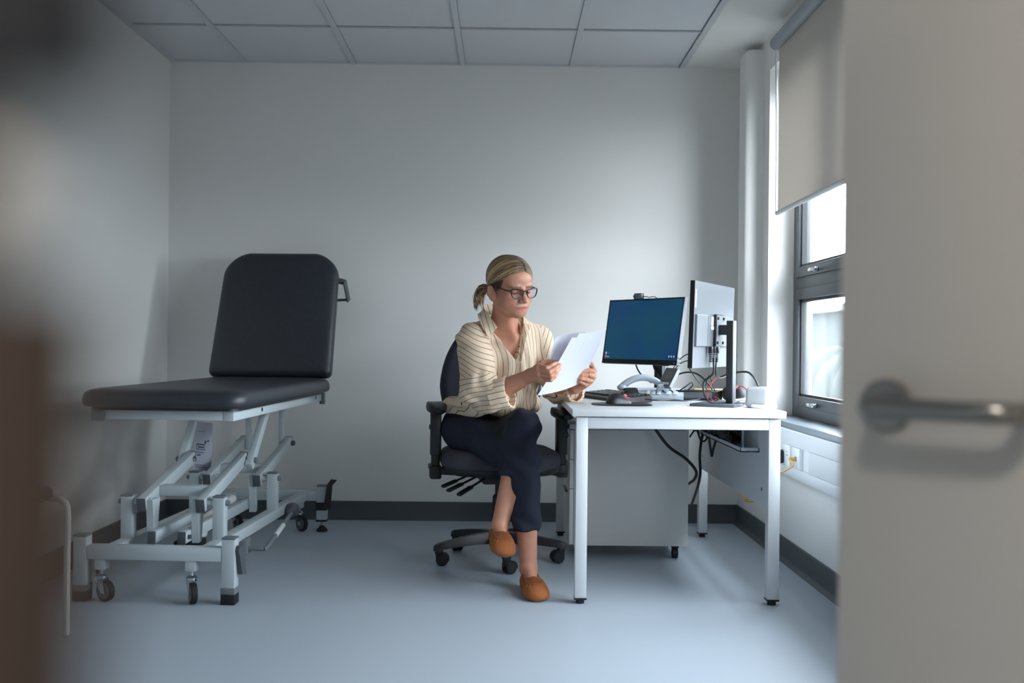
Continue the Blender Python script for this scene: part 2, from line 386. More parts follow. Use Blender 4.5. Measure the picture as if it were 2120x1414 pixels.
# roller blind
rb = thing('roller_blind', 'pale beige roller blind half drawn down over the window', 'blind', (1.262, 3.4, 1.58))
yb1, yb0 = 4.625, 1.92
obj('fabric', B().lo((1.2615, yb0, 1.60), (1.2625, yb1 - .012, 2.36)), 'blind', rb, smooth=0)
obj('bottom_bar', B().cyl((1.262, yb0 - .005, 1.592), (1.262, yb1, 1.592), .011, n=12), 'whitem', rb)
obj('roller_tube', B().cyl((1.255, yb0 - .01, 2.385), (1.255, yb1 + .01, 2.385), .033, n=20), mat('blind_tube_grey', (150, 158, 163), .4, .3), rb)
obj('bracket', B().box((1.268, yb1 + .014, 2.40), (.04, .006, .07), .002), 'whitem', rb)
obj('bracket', B().box((1.268, yb0 - .014, 2.40), (.04, .006, .07), .002), 'whitem', rb)
obj('pull_chain', B().tube([(1.25, yb1 + .004, 2.38), (1.257, yb1 + .003, 2.0), (1.258, yb1 + .003, 1.60)], .005, 6), 'whitep', rb)
# open door in the foreground
DW, DA = .90, math.radians(44)
dt = V((math.cos(DA), -math.sin(DA), 0)); dn = V((-dt.y, dt.x, 0)); dn = -dn if dn.y > 0 else dn   # dn faces the corridor
D0 = V((W(1739, 700, 1.06).x, 1.06, 0))
d1 = group_empty('door_1', 'pale grey open door with a steel lever handle', tuple(D0 + dt * DW))
up = V((0, 0, 1))
obj('door_leaf', B().box(D0 + dt * DW / 2 - dn * .022 + up * 1.035, (DW, .044, 2.05), .002, Matrix((dt, -dn, up)).transposed()), 'door', d1)
H0 = D0 + dt * .052 + up * W(1836, 838, 1.03).z
hb = B().lathe(H0, dn, [(0, .0265), (.007, .0265), (.009, .025), (.0095, .012)], 28)
rs = obj('rosette', hb, 'steel', d1)
L0 = H0 + dn * .05
pts = [H0 + dn * .006, H0 + dn * .03, L0 + dt * .002, L0 + dt * .02, L0 + dt * .06, L0 + dt * .10, L0 + dt * .125 - dn * .004, L0 + dt * .134 - dn * .016, L0 + dt * .136 - dn * .034]
obj('lever', B().tube(pts, .0105, 14, 5), 'steel', d1)
# door jamb right beside the lens
jb = group_empty('trim_4', 'brown door jamb close by at the left edge, with a dark upper strip and a pale fitting', (-.1, .18, 0))
yj = .095
zj = lambda y: W(0, y, yj).z
xj = lambda px: W(px, 707, yj).x
def strip(px, z0, z1, r=.004):   # rounded edge of the lining; only its nose comes into the picture
    x = xj(px); po = [(x - r + r * math.cos(a), yj + r * 1.2 * math.sin(a)) for a in np.linspace(-PI / 2, PI / 2, 9)] + [(-.22, yj + r * 1.2), (-.22, yj - r * 1.2)]
    return B().loft([[(x_, y_, z) for x_, y_ in po] for z in (z0, z1)])
obj('jamb_lining', strip(205, 0, zj(575)), 'wood', jb)
obj('jamb_middle', strip(0, zj(575), zj(200)), 'wood', jb)
obj('jamb_upper', strip(235, zj(190), 2.1), 'navy', jb)
obj('jamb_fitting', B().ell((xj(45) - .002, yj, zj(415)), (.0030, .004, .0045)), 'palep', jb)
# ---------------------------------------------------------------- examination couch (own frame: x right, y towards the back wall)
CT = thing('examination_couch', 'dark grey padded examination couch with raised backrest on a pale wheeled steel frame', 'couch', (-1.2825, 3.70, 0), -math.atan(.055))
def ob(n, b, m, p=CT, **k): return obj(n, b, m, p, local=True, **k)
ol = rrect(-.272, .345, -.09, 1.345, .075, 7)
ob('seat_pad', B().cushion(ol, [(.03, .722), (.012, .7235), (.002, .732), (0, .745), (.001, .760), (.008, .774), (.022, .784), (.05, .790), (.10, .7925)]), 'vinyl', smooth=60)
ob('seat_board', B().cushion(ol, [(.03, .712), (.03, .7225)]), 'blk')
lean = math.radians(20); u_ = V((0, math.sin(lean), math.cos(lean))); n_ = V((0, -math.cos(lean), math.sin(lean)))
BM = frame((.037, 1.318, .782), (1, 0, 0), u_, n_)
hw, bl_ = .311, .688
o_ = rrect(-hw, hw, 0, bl_, (.03, .03, .13, .13), 9)
# taper and arch of the top edge
o2 = []
for x, y in o_:
    t = max(0, (y - .35) / (bl_ - .35)) ** 2
    o2.append((x * (1 - .05 * max(0, y - .1) / bl_), y - .030 * (x / hw) ** 2 * t))
ob('backrest_pad', B().cushion(o2, [(.03, -.004), (.010, -.002), (.001, .008), (0, .022), (.003, .038), (.012, .050), (.028, .058), (.06, .063), (.11, .066)], BM), 'vinyl', smooth=60)
ob('backrest_board', B().cushion(o2, [(.03, -.014), (.03, -.003)], BM), 'blk')
b = B()
for s in (-1, 1): b.bar(BM @ V((s * .2, -.03, -.03)), BM @ V((s * .2, .55, -.03)), .03, .03, .003, n_)
b.bar(BM @ V((-.2, .50, -.03)), BM @ V((.2, .50, -.03)), .03, .03, .003, n_)
ob('backrest_frame', b, 'frame')
b = B().bar(BM @ V((hw - .06, .56, -.025)), BM @ V((hw + .012, .545, -.035)), .014, .03, .002); b.bar(BM @ V((hw + .010, .55, -.03)), BM @ V((hw + .022, .47, -.11)), .007, .035, .001)
b.bar(BM @ V((hw - .05, .47, -.10)), BM @ V((hw + .02, .474, -.10)), .010, .014)
ob('roll_holder', b, 'dgrey')
# seat frame
b = B().lo((.245, .0, .672), (.285, 1.375, .712), .003); ob('seat_rail', b, 'frame')
b = B().lo((-.245, .0, .672), (-.205, 1.375, .712), .003); ob('seat_rail', b, 'frame')
ob('seat_cross_rail', B().lo((-.204, .0, .674), (.244, .04, .711), .003), 'frame')
ob('seat_cross_rail', B().lo((-.204, 1.335, .674), (.244, 1.375, .711), .003), 'frame')
ob('seat_cross_rail', B().lo((-.204, .80, .664), (.244, .85, .700), .003), 'frame')
b = B().lo((-.249, -.004, .668), (-.238, .03, .70)); ob('rail_end_cap', B().lo((-.25, -.006, .668), (-.20, 0, .714), .002), 'mgrey')
for y in (.35, 1.24): ob('rail_plug', B().cyl((.284, y, .694), (.2868, y, .694), .0085, n=14), 'blks')
ob('rail_bracket', B().lo((.275, 1.355, .655), (.30, 1.382, .715), .002), 'mgrey')
# base
LW = .278
def leg(x, y, z0, z1):
    o = ob('base_leg', B().lo((x - .025, y - .025, z0), (x + .025, y + .025, z1), .004), 'frame')
    ob('leg_cap', B().lo((x - .026, y - .026, z1), (x + .026, y + .026, z1 + .006), .002), 'mgrey', o)
    return o
for s in (-1, 1):
    o = leg(s * LW, 0, .06, .24)
    ob('foot_band', B().lo((s * LW - .027, -.027, .038), (s * LW + .027, .027, .062), .002), 'mgrey', o)
    ob('rubber_foot', B().lo((s * LW - .0265, -.0265, 0), (s * LW + .0265, .0265, .038), .003), 'rub', o)
    o = leg(s * LW, 1.43, .06, .232)
    ob('foot_band', B().lo((s * LW - .027, 1.403, .052), (s * LW + .027, 1.457, .062), .002), 'blk', o)
    ob('levelling_foot', B().cyl((s * LW, 1.43, .02), (s * LW, 1.43, .053), .006, n=10), 'chrome', o)
    ob('rubber_foot', B().lathe((s * LW, 1.43, 0), (0, 0, 1), [(0, .028), (.008, .028), (.02, .017), (.03, .009)], 18), 'rub', o)
ob('base_cross_rail', B().lo((-LW + .025, -.024, .157), (LW - .025, .024, .208), .004), 'frame')
ob('base_cross_rail', B().lo((-LW + .025, 1.406, .157), (LW - .025, 1.454, .208), .004), 'frame')
for s in (-1, 1):
    ob('base_rail', B().lo((s * .18 - .024, .02, .158), (s * .18 + .024, 1.41, .203), .004), 'frame')
    for y in (.17, .88):
        p = ob('pivot_post', B().lo((s * .18 - .023, y - .023, .2), (s * .18 + .023, y + .023, .365), .004), 'frame')
        ob('post_cap', B().lo((s * .18 - .024, y - .024, .365), (s * .18 + .024, y + .024, .371), .002), 'mgrey', p)
        ob('pivot_bolt', B().lathe((s * .203, y, .343), (s, 0, 0), [(0, .012), (.006, .012), (.009, .010), (.016, .009), (.019, .004)], 14), 'mgrey', p)
        ob('pivot_sleeve', B().cyl((s * .158, y, .343), (s * .09, y, .343), .0155, n=16), 'frame', p)
# lifting arms
def arm(s, y0, y1, z1, wx):
    p, q = V((s * wx, y0 - .035, .335)), V((s * wx, y1, z1)); d = (q - p).normalized()
    o = ob('lift_arm', B().bar(p, q, .034, .052, .004), 'frame')
    ob('arm_cap', B().bar(p - d * .006, p, .035, .053, .002), 'dgrey', o)
    ob('arm_cap', B().bar(q, q + d * .004, .035, .053, .002), 'dgrey', o)
    for pt in (V((0, y0, .343)), q - d * .025):
        ob('arm_bolt', B().lathe(V((s * wx + .017, pt.y, pt.z)), (1, 0, 0), [(0, .014), (.003, .014), (.0035, .008), (.010, .008)], 12), 'chrome', o)
    return o
for s in (-1, 1):
    arm(s, .17, .655, .462, .115); arm(s, .88, 1.385, .462, .115)
    # upper links
    p, q = V((s * .15, .62, .425)), V((s * .16, .84, .67))
    ob('lift_link', B().bar(p, q, .030, .042, .004), 'frame')
    ob('link_bolt', B().lathe(V((s * .165, .645, .453)), (s, 0, 0), [(0, .013), (.012, .012), (.016, .006)], 12), 'mgrey')
    ob('lift_link', B().bar((s * .085, 1.352, .42), (s * .085, 1.352, .68), .02, .04, .003, (0, 1, 0)), 'frame')
    ob('link_bolt', B().lathe(V((s * .132, 1.362, .456)), (s, 0, 0), [(0, .014), (.016, .013), (.02, .007)], 12), 'dgrey')
    # hanging levers and push rods
    for y in (.17, .88):
        m_ = frame((s * .088, y, .343), (0, 1, 0), (0, 0, 1), (1, 0, 0))
        ob('hanging_lever', B().prism([(-.028, .01), (-.012, -.155), (.022, -.155), (.045, .01)], -.013, .013, m_), 'frame')
    ob('push_rod', B().bar((s * .058, .10, .218), (s * .058, .93, .226), .030, .046, .004), 'frame')
    ob('rod_cap', B().bar((s * .058, .092, .218), (s * .058, .10, .218), .031, .047, .002), 'dgrey')
    ob('rod_bolt', B().cyl((s * .073, .125, .218), (s * .083, .125, .218), .009, n=10), 'dgrey')
ob('arm_cross_tube', B().bar((-.10, .285, .372), (.10, .285, .372), .05, .042, .004), 'frame')
ob('arm_cross_tube', B().bar((-.10, 1.0, .372), (.10, 1.0, .372), .05, .042, .004), 'frame')
ob('link_cross_tube', B().bar((-.16, .85, .652), (.16, .85, .652), .05, .03, .004), 'frame')
b = B().box((0.01, .34, .19), (.07, .17, .055), .012); b.cyl((0, .40, .20), (0, .85, .25), .022, n=16)
ob('actuator', b, 'whitep'); ob('actuator_motor', B().box((.03, .26, .168), (.10, .10, .03), .008), 'blk')
ob('base_plate', B().lo((-.155, .03, .162), (.155, .10, .168)), 'frame')
# casters
def caster(x, y, wy=.0):
    c = ob('caster', B().lo((x - .020, y - .020, .118), (x + .020, y + .020, .16), .003), 'frame')
    b = B().cyl((x, y, .100), (x, y, .120), .009, n=12); b.lathe((x, y, .082), (0, 0, 1), [(0, .020), (.004, .021), (.012, .021), (.015, .017), (.02, .011)], 18)
    ob('swivel', b, 'chrome', c)
    ry = Matrix.Rotation(wy, 3, 'Z'); off = ry @ V((0, .022, 0)); ax = ry @ V((1, 0, 0)); hub = V((x, y, .040)) - off
    for s in (-1, 1):
        mm = frame(hub + ax * (.0145 * s), ry @ V((0, 1, 0)), (0, 0, 1), ax)
        ob('fork', B().prism([(-.010, -.008), (.008, -.008), (.044, .040), (.040, .046), (.004, .046), (-.006, .02)], -.0015, .0015, mm), 'chrome', c)
    prof = [(-.011, .030), (-.011, .036), (-.008, .0395), (.008, .0395), (.011, .036), (.011, .030)]
    ob('wheel', B().lathe(hub, ax, prof, 26), 'rub', c)
    ob('hub', B().lathe(hub, ax, [(-.0118, .010), (-.0118, .031), (.0118, .031), (.0118, .010)], 22), 'silver', c)
    return c
caster(-.205, .0, 1.15); caster(.135, .0, .55); caster(-.17, 1.43, .8); caster(.16, 1.43, .9)
# brake levers, pedal bar, labels
m_ = frame((LW + .026, .0, .20), (0, 1, 0), (0, 0, 1), (1, 0, 0))
ob('brake_lever', B().prism([(-.02, .0), (-.012, .014), (.01, .016), (.024, .0), (.022, -.03), (.028, -.095), (.006, -.092), (-.012, -.02)], 0, .02, frame((LW + .027, .0, .20), (.35, 1, 0), (0, 0, 1), (1, -.35, 0))), 'dgrey')
ob('brake_lever', B().prism([(-.018, -.07), (.02, -.07), (.028, .05), (.05, .075), (.02, .08), (.0, .05)], -.012, .012, frame((LW + .03, 1.40, .19), (1, .2, 0), (0, 0, 1), (-.2, 1, 0))), 'blk')
ob('brake_collar', B().lo((LW - .029, 1.40, .11), (LW + .029, 1.46, .15), .003), 'blk')
ob('brake_lever', B().prism([(-.02, .0), (.02, .0), (.024, -.09), (.004, -.09)], 0, .02, frame((-LW + .026, .05, .17), (0, 1, 0), (0, 0, 1), (1, 0, 0))), 'dgrey')
bar_ = [(.195, .40, .122), (.255, .40, .12), (.283, .405, .12), (.288, .44, .123), (.255, .80, .15), (.235, 1.0, .165)]
ob('pedal_bar', B().tube(bar_, .0095, 10, 6), 'mgrey')
ob('pedal_knob', B().ell((.225, 1.04, .172), (.034, .06, .034)), 'dgrey')
ob('pedal_bracket', B().lo((.17, .37, .098), (.222, .43, .162), .004), 'mgrey')
ob('bar_sleeve', B().cyl(smp((.272, .62, .136), (.288, .44, .123), .12), (.258, .775, .148), .0115, n=12), 'whitep')
lb = ob('maker_label', B().lo((.2035, .16, .168), (.205, .25, .197)), 'whitep')
ob('label_print', B().lo((.2049, .185, .176), (.2055, .22, .182)), 'ink', lb); ob('label_print', B().lo((.2049, .19, .187), (.2055, .235, .190)), 'ink', lb)
# instruction sheet hanging from the frame
IS = thing('instruction_sheet', 'plastic covered instruction sheet with a printed drawing hanging under the couch', 'sheet', tuple(W(420, 970, 4.75)))
a0, a1, a2, a3 = W(398, 972, 4.72), W(436, 976, 4.80), W(440, 876, 4.80), W(404, 872, 4.72)
def quad_sheet(p0, p1, p2, p3, th=.0008, n=8, bend=.006):
    nrm = (p1 - p0).cross(p3 - p0).normalized(); loops = []
    b = B(); vs = []; f = []
    for sgn in (0, 1):
        for j in range(n + 1):
            for i in range(n + 1):
                u, v = i / n, j / n; p = p0.lerp(p1, u).lerp(p3.lerp(p2, u), v)
                vs.append(p + nrm * (bend * math.sin(PI * u) * (1 + .3 * v) + bend * .5 * math.sin(PI * v) - sgn * th))
    o = (n + 1) ** 2
    for j in range(n):
        for i in range(n):
            a = j * (n + 1) + i; f.append((a, a + 1, a + n + 2, a + n + 1)); f.append((o + a, o + a + n + 1, o + a + n + 2, o + a + 1))
    for i in range(n):
        for a, c in ((i, i + 1), ((n) * (n + 1) + i + 1, n * (n + 1) + i), ((i + 1) * (n + 1), i * (n + 1)), (i * (n + 1) + n, (i + 1) * (n + 1) + n)): f.append((c, a, o + a, o + c))
    return b.add(vs, f), (lambda u, v, lift=.0: p0.lerp(p1, u).lerp(p3.lerp(p2, u), v) + nrm * (bend * math.sin(PI * u) * (1 + .3 * v) + bend * .5 * math.sin(PI * v) + lift))
sb, at_ = quad_sheet(a0, a1, a2, a3)
obj('sheet', sb, mat('plastic_wallet', (176, 178, 192), .3), IS)
def print_rect(b, at, u0, u1, v0, v1, lift):
    n = 4; vs = []; f = []
    for j in range(2):
        for i in range(n + 1): vs.append(at(u0 + (u1 - u0) * i / n, v0 + (v1 - v0) * j, lift))
    f = [(i, i + 1, n + 2 + i, n + 1 + i) for i in range(n)]; b.add(vs, f)
pb = B(); lf = .0006 if (a1 - a0).cross(a3 - a0).y < 0 else -.0016
for (u0, u1, v0, v1) in ((.1, .55, .52, .55), (.1, .55, .42, .44), (.1, .13, .42, .55), (.52, .55, .42, .55), (.18, .48, .46, .50), (.1, .5, .36, .38), (.5, .62, .56, .62), (.66, .78, .60, .64), (.1, .6, .10, .115), (.1, .75, .06, .075), (.1, .5, .80, .81), (.15, .35, .30, .33)): print_rect(pb, at_, u0, u1, v0, v1, lf)
obj('printed_drawing', pb, 'ink', IS)
# ---------------------------------------------------------------- desk
DX0, DX1, DY0, DY1, DZ = .255, 1.052, 3.70, 5.10, .728
DK = thing('desk', 'white rectangular office desk with square metal legs', 'desk', ((DX0 + DX1) / 2, (DY0 + DY1) / 2, 0))
obj('desk_top', B().lo((DX0, DY0, DZ - .026), (DX1, DY1, DZ), .0015), 'white', DK)
lx = (DX0 + .016, DX1 - .016)
for y, nm in ((DY0 + .018, 0), (DY1 - .062, 1)):
    for x0 in (lx[0], lx[1] - .044):
        l = obj('desk_leg', B().lo((x0, y, .022), (x0 + .044, y + .044, DZ - .03), .0025), 'whitem', DK)
        obj('levelling_foot', B().lo((x0 - .001, y - .001, .016), (x0 + .045, y + .045, .023)).lathe((x0 + .022, y + .022, 0), (0, 0, 1), [(0, .016), (.016, .016)], 16), 'blk', l)
    obj('frame_rail', B().lo((lx[0] + .044, y, DZ - .072), (lx[1] - .044, y + .044, DZ - .03), .0025), 'whitem', DK)
for x in (lx[0] + .06, lx[1] - .10): obj('frame_rail', B().lo((x, DY0 + .06, DZ - .066), (x + .03, DY1 - .06, DZ - .03), .002), 'whitem', DK)
MX = .996
mp = obj('modesty_panel', B().lo((MX, DY0 + .063, .352), (MX + .018, DY1 - .062, .70), .001), 'greyp', DK)
for y, z in ((DY0 + .13, .66), (DY0 + .13, .42), (DY1 - .12, .42), (DY1 - .12, .64)):
    obj('panel_fixing', B().cyl((MX - .001, y, z), (MX + .002, y, z), .007, n=12), 'dgrey', mp)
# cable tray along the panel
ty0, ty1, tx0 = 3.87, 5.0, .922
b = B().lo((tx0, ty0, .558), (MX, ty1, .562)); b.lo((tx0, ty0, .558), (tx0 + .003, ty1, .575)); b.lo((MX - .004, ty0, .558), (MX, ty1, .68)); b.lo((tx0, ty0, .558), (MX, ty0 + .003, .575))
obj('cable_tray', b, 'greyp', DK, smooth=0)
obj('tray_hanger', B().lo((.955, 3.98, .56), (.962, 3.99, .70)), 'whitem', DK)
obj('tray_hanger', B().lo((.955, 4.6, .56), (.962, 4.61, .70)), 'whitem', DK)
# cable bundle lying in the tray
def wander(c, d, n, r, seg):
    p = V(c); out = []
    for k in range(seg):
        out.append(V((c[0] + d[0] * rng.uniform(-1, 1), c[1] + d[1] * rng.uniform(-1, 1), c[2] + d[2] * rng.uniform(-1, 1))))
    return out
b = B()
for k in range(16): b.tube(wander((.948, 4.36 + .04 * k - .25, .60), (.028, .16, .035), 0, 0, 8), .0042, 6, 6)
for k in range(5): b.box((.95, 4.20 + .16 * k, .60), (.05, .11, .04), .008, Matrix.Rotation(rng.uniform(-.4, .4), 3, 'Z'))
cb = obj('cable_bundle', b, 'blk'); tag(cb, 'tangle of black cables and adapters heaped in the tray under the desk', 'cables'); cb['kind'] = 'stuff'
def cable(name, pts, r, m, label, cat_='cable', group=None, parent=None):
    o = obj(name, B().tube(pts, r, 8, 8), m, parent)
    if parent is None: tag(o, label, cat_, group)
    return o
Y1 = 4.4
cable('hanging_cable', [W(1340, 868, 4.40), W(1356, 888, 4.40), W(1385, 925, 4.40), W(1420, 950, 4.42), W(1441, 975, 4.44), W(1438, 992, 4.5), W(1428, 1000, 4.62), W(1410, 1012, 4.96)], .0068, 'blk', 'thick black cable curving across the side of the drawer pedestal')
cable('hanging_cable', [W(1466, 880, 4.6), W(1455, 900, 4.62), W(1449, 940, 4.62), W(1450, 980, 4.66), W(1444, 1010, 4.75), W(1432, 1045, 4.97)], .0065, 'blk', 'black cable hanging straight down beside the far desk leg')
cable('hanging_cable', [W(1465, 878, 4.5), W(1468, 905, 4.5), W(1472, 935, 4.5), W(1474, 944, 4.5), W(1478, 925, 4.5), W(1488, 900, 4.5), W(1500, 884, 4.5)], .0055, 'blk', 'black cable loop ending in a plug in front of the modesty panel')
cable('hanging_cable', [W(1440, 872, 4.6), W(1448, 905, 4.58), W(1456, 914, 4.58), W(1464, 905, 4.58), W(1462, 880, 4.6)], .0042, 'blk', 'thin black cable hanging in a small loop at the tray end')
cable('hanging_cable', [W(1428, 905, 4.62), W(1440, 890, 4.6), W(1460, 886, 4.58), W(1446, 876, 4.56), W(1438, 870, 4.55)], .004, 'blk', 'thin black cable crossing above the tray end')
# drawer pedestal
PX0, PX1, PY0, PY1 = .30, .838, 4.50, 4.93
PD = thing('drawer_pedestal', 'pale grey mobile drawer pedestal under the desk', 'cabinet', ((PX0 + PX1) / 2, (PY0 + PY1) / 2, 0))
obj('carcass', B().lo((PX0 + .02, PY0, .062), (PX1, PY1, .585), .002), 'ped', PD)
obj('top_panel', B().lo((PX0, PY0 - .001, .5865), (PX1 + .001, PY1, .61), .002), 'ped', PD)
for z0, z1 in ((.065, .315), (.318, .448), (.451, .582)):
    d = obj('drawer_front', B().lo((PX0, PY0 + .004, z0), (PX0 + .019, PY1 - .004, z1), .0015), 'ped', PD)
    obj('drawer_pull', B().lo((PX0 - .012, PY0 + .12, z1 - .03), (PX0, PY1 - .12, z1 - .022), .002), 'silverd', d)
for x in (PX0 + .07, PX1 - .05):
    for y in (PY0 + .05, PY1 - .05):
        b = B().cyl((x - .012, y, .024), (x + .012, y, .024), .024, n=18); b.lo((x - .016, y - .016, .045), (x + .016, y + .016, .063), .003)
        obj('caster', b, 'blk', PD)
kp = V((PX0, PY0 + .05, .548))
kk = obj('lock', B().cyl(kp, kp - V((.006, 0, 0)), .009, n=14), 'chrome', PD)
KY = thing('key', 'small key with black fob hanging from the pedestal lock', 'key', tuple(kp))
b = B().box(kp - V((.018, 0, 0)), (.026, .003, .010), .001); obj('key_blade', b, 'dgrey', KY)
obj('key_ring', B().tube([kp + V((-.03 + .008 * math.cos(a), 0, -.01 + .012 * math.sin(a))) for a in np.linspace(0, 2 * PI, 12)[:-1]], .0014, 6, 2, True), 'chrome', KY)
obj('key_fob', B().box(kp + V((-.03, 0, -.037)), (.022, .006, .026), .003), 'blk', KY)
obj('key_blade', B().box(kp + V((-.033, 0, -.062)), (.007, .003, .03), .001), 'dgrey', KY)
# ---------------------------------------------------------------- monitors
def monitor(name, label, c, right, tilt, wd, ht, th):
    """c: centre of the screen face, right: along the screen seen from its front"""
    r = V(right).normalized(); n0 = V((0, 0, 1)).cross(r) * -1  # normal out of the screen
    n = n0 * math.cos(tilt) + V((0, 0, 1)) * math.sin(tilt); u = n.cross(r)
    t = thing(name, label, 'monitor', (c[0] - n0.x * .09, c[1] - n0.y * .09, DZ)); m = frame(c, r, u, n)
    m0 = frame(c, r, (0, 0, 1), n0)
    obj('casing', B().prism(inset(rrect(-wd / 2, wd / 2, -ht / 2, ht / 2, .004, 3), 0), -th, -.0008, m), 'silver', t, smooth=0)
    return t, m, n0, r
def bez(t, m, wd, ht, chin, side=.007):
    b = B()
    for (x0, x1, y0, y1) in ((-wd / 2, wd / 2, -ht / 2, -ht / 2 + chin), (-wd / 2, wd / 2, ht / 2 - side, ht / 2), (-wd / 2, -wd / 2 + side, -ht / 2, ht / 2), (wd / 2 - side, wd / 2, -ht / 2, ht / 2)):
        b.prism([(x0, y0), (x1, y0), (x1, y1), (x0, y1)], -.0012, .0012, m)
    obj('bezel', b, 'blks', t, smooth=0)
def stand(t, c, n0, r, back, colw=.05, cold=.03, bw=.25, bd=.19, fwd=.085):
    p = V((c[0], c[1], 0)) - n0 * back
    R3 = Matrix((r, -n0, V((0, 0, 1)))).transposed()
    obj('stand_base', B().box(p + n0 * fwd + V((0, 0, DZ + .006)), (bw, bd, .0115), .002, R3), 'dgrey', t)
    return p, R3
c1 = V((.656, 4.765, 1.037))
t1, m1, n1, r1 = monitor('monitor', 'black framed monitor with a dark blue screen facing the woman', c1, (.298, -.43, 0), math.radians(9), .524, .318, .022)
bez(t1, m1, .524, .318, .022)
def scr_mat():
    m = bpy.data.materials.new('screen_blue'); m.use_nodes = True; t = m.node_tree; p = t.nodes['Principled BSDF']
    p.inputs['Base Color'].default_value = lin(4, 12, 24); p.inputs['Roughness'].default_value = .35
    co = t.nodes.new('ShaderNodeTexCoord'); n = t.nodes.new('ShaderNodeTexNoise'); n.inputs['Scale'].default_value = 4
    t.links.new(co.outputs['Object'], n.inputs['Vector']); r = t.nodes.new('ShaderNodeValToRGB')
    r.color_ramp.elements[0].position = .35; r.color_ramp.elements[0].color = lin(0, 66, 92); r.color_ramp.elements[1].position = .65; r.color_ramp.elements[1].color = lin(0, 54, 100)
    t.links.new(n.outputs['Fac'], r.inputs[0]); t.links.new(r.outputs[0], p.inputs['Emission Color']); p.inputs['Emission Strength'].default_value = .85; return m
M['screen'] = scr_mat(); M['icon'] = emat('screen_icon', (200, 215, 235), .6); M['iconr'] = emat('screen_icon_red', (210, 110, 130), .6); M['iconb'] = emat('screen_icon_blue', (60, 110, 190), .5)
sc_ = obj('screen', B().prism([(-.255, -.137), (.255, -.137), (.255, .152), (-.255, .152)], -.0006, .0006, m1), 'screen', t1, smooth=0)
def rect(b, m, x0, x1, y0, y1, h=.0009): return b.prism([(x0, y0), (x1, y0), (x1, y1), (x0, y1)], .0003, h, m)
b = B().prism([(-.239 + .0055 * math.cos(a), -.108 + .0065 * math.sin(a)) for a in np.linspace(0, 2 * PI, 13)[:-1]], .0003, .0009, m1)
obj('login_icon', b, 'icon', sc_); obj('login_icon', rect(B(), m1, -.245, -.233, -.131, -.118), 'iconr', sc_); obj('login_name', rect(B(), m1, -.228, -.212, -.111, -.105), 'iconb', sc_); obj('login_name', rect(B(), m1, -.228, -.214, -.128, -.124), 'icon', sc_)
for x in (.206, .222, .238): obj('tray_icon', B().prism([(x + .0045 * math.cos(a), -.119 + .005 * math.sin(a)) for a in np.linspace(0, 2 * PI, 9)[:-1]], .0003, .0009, m1), 'icon', sc_)
obj('power_light', rect(B(), m1, .244, .247, -.150, -.147, .0016), 'icon', t1)
b = B()
for k in range(9): b.prism([(.10 + k * .012, -.1585), (.106 + k * .012, -.1585), (.106 + k * .012, -.1625), (.10 + k * .012, -.1625)], -.012, -.004, m1)
obj('button_row', b, 'blk', t1)
p1, R31 = stand(t1, c1, n1, r1, .12)
obj('stand_column', B().box(p1 + V((0, 0, .88)), (.055, .022, .29), .002, R31), 'blk', t1); obj('column_back', B().box(p1 - n1 * .018 + V((0, 0, .88)), (.054, .016, .29), .002, R31), 'silver', t1)
obj('stand_arm', B().bar(p1 + V((0, 0, 1.0)), c1 - n1 * .03 + V((0, 0, -.02)), .05, .05, .003), 'blk', t1)
# webcam
wc = V(W(1323, 614, 4.79)); WCt = thing('webcam', 'small black webcam clipped on top of the blue screen', 'webcam', tuple(wc))
Rw = Matrix((r1, -n1, V((0, 0, 1)))).transposed()
obj('body', B().box(wc, (.05, .026, .032), .006, Rw), 'blk', WCt)
obj('front_plate', B().box(wc + n1 * .0135 + r1 * .006, (.028, .002, .024), .001, Rw), 'mgrey', WCt)
obj('lens', B().lathe(wc + n1 * .013 - r1 * .010, n1, [(0, .0105), (.006, .0105), (.006, .006), (.004, .0055)], 18), 'silver', WCt)
obj('clip', B().box(wc - n1 * .03 - V((0, 0, .014)), (.03, .05, .006), .002, Rw).box(wc - n1 * .045 - V((0, 0, .035)), (.03, .006, .04), .002, Rw), 'blk', WCt)
obj('cable', B().tube([wc + r1 * .024 - n1 * .006, wc + r1 * .045 - n1 * .02 - V((0, 0, .004)), wc + r1 * .08 - n1 * .05 - V((0, 0, .02)), wc + r1 * .1 - n1 * .06 - V((0, 0, .2))], .002, 6, 6), 'blk', WCt)
# second monitor seen from behind
yl, yr = 3.80, 4.29
pl, pr_ = V((W(1428, 600, yl).x, yl, 1.05)), V((W(1511, 600, yr).x, yr, 1.05))
c2 = (pl + pr_) / 2; c2.z = 1.052; wd2 = (pl - pr_).length; ht2 = .336
t2, m2, n2, r2 = monitor('monitor', 'silver backed monitor turned away, with cables plugged into its back', c2, pl - pr_, math.radians(1.5), wd2, ht2, .017)
# r2 runs from the far to the near edge; the back looks towards -n
bez(t2, m2, wd2, ht2, .02)
obj('screen', B().prism([(-wd2 / 2 + .008, -ht2 / 2 + .02), (wd2 / 2 - .008, -ht2 / 2 + .02), (wd2 / 2 - .008, ht2 / 2 - .008), (-wd2 / 2 + .008, ht2 / 2 - .008)], -.0006, .0006, m2), 'screen', t2, smooth=0)
obj('edge_strip', B().prism([(wd2 / 2, -ht2 / 2), (wd2 / 2 + .001, -ht2 / 2), (wd2 / 2 + .001, ht2 / 2), (wd2 / 2, ht2 / 2)], -.0165, .001, m2), 'blks', t2)
hs = obj('rear_housing', B().cushion(rrect(-.20, wd2 / 2 - .015, -.085, .040, .004, 2), [(0, -.017), (.001, -.025), (.003, -.0265)], m2 @ Matrix.Scale(1, 4)), 'silver', t2, smooth=20)
obj('port_shade', rect(B(), m2 @ Matrix.Translation((0, 0, -.0275)), .045, .125, -.084, .039), 'silverd', t2)
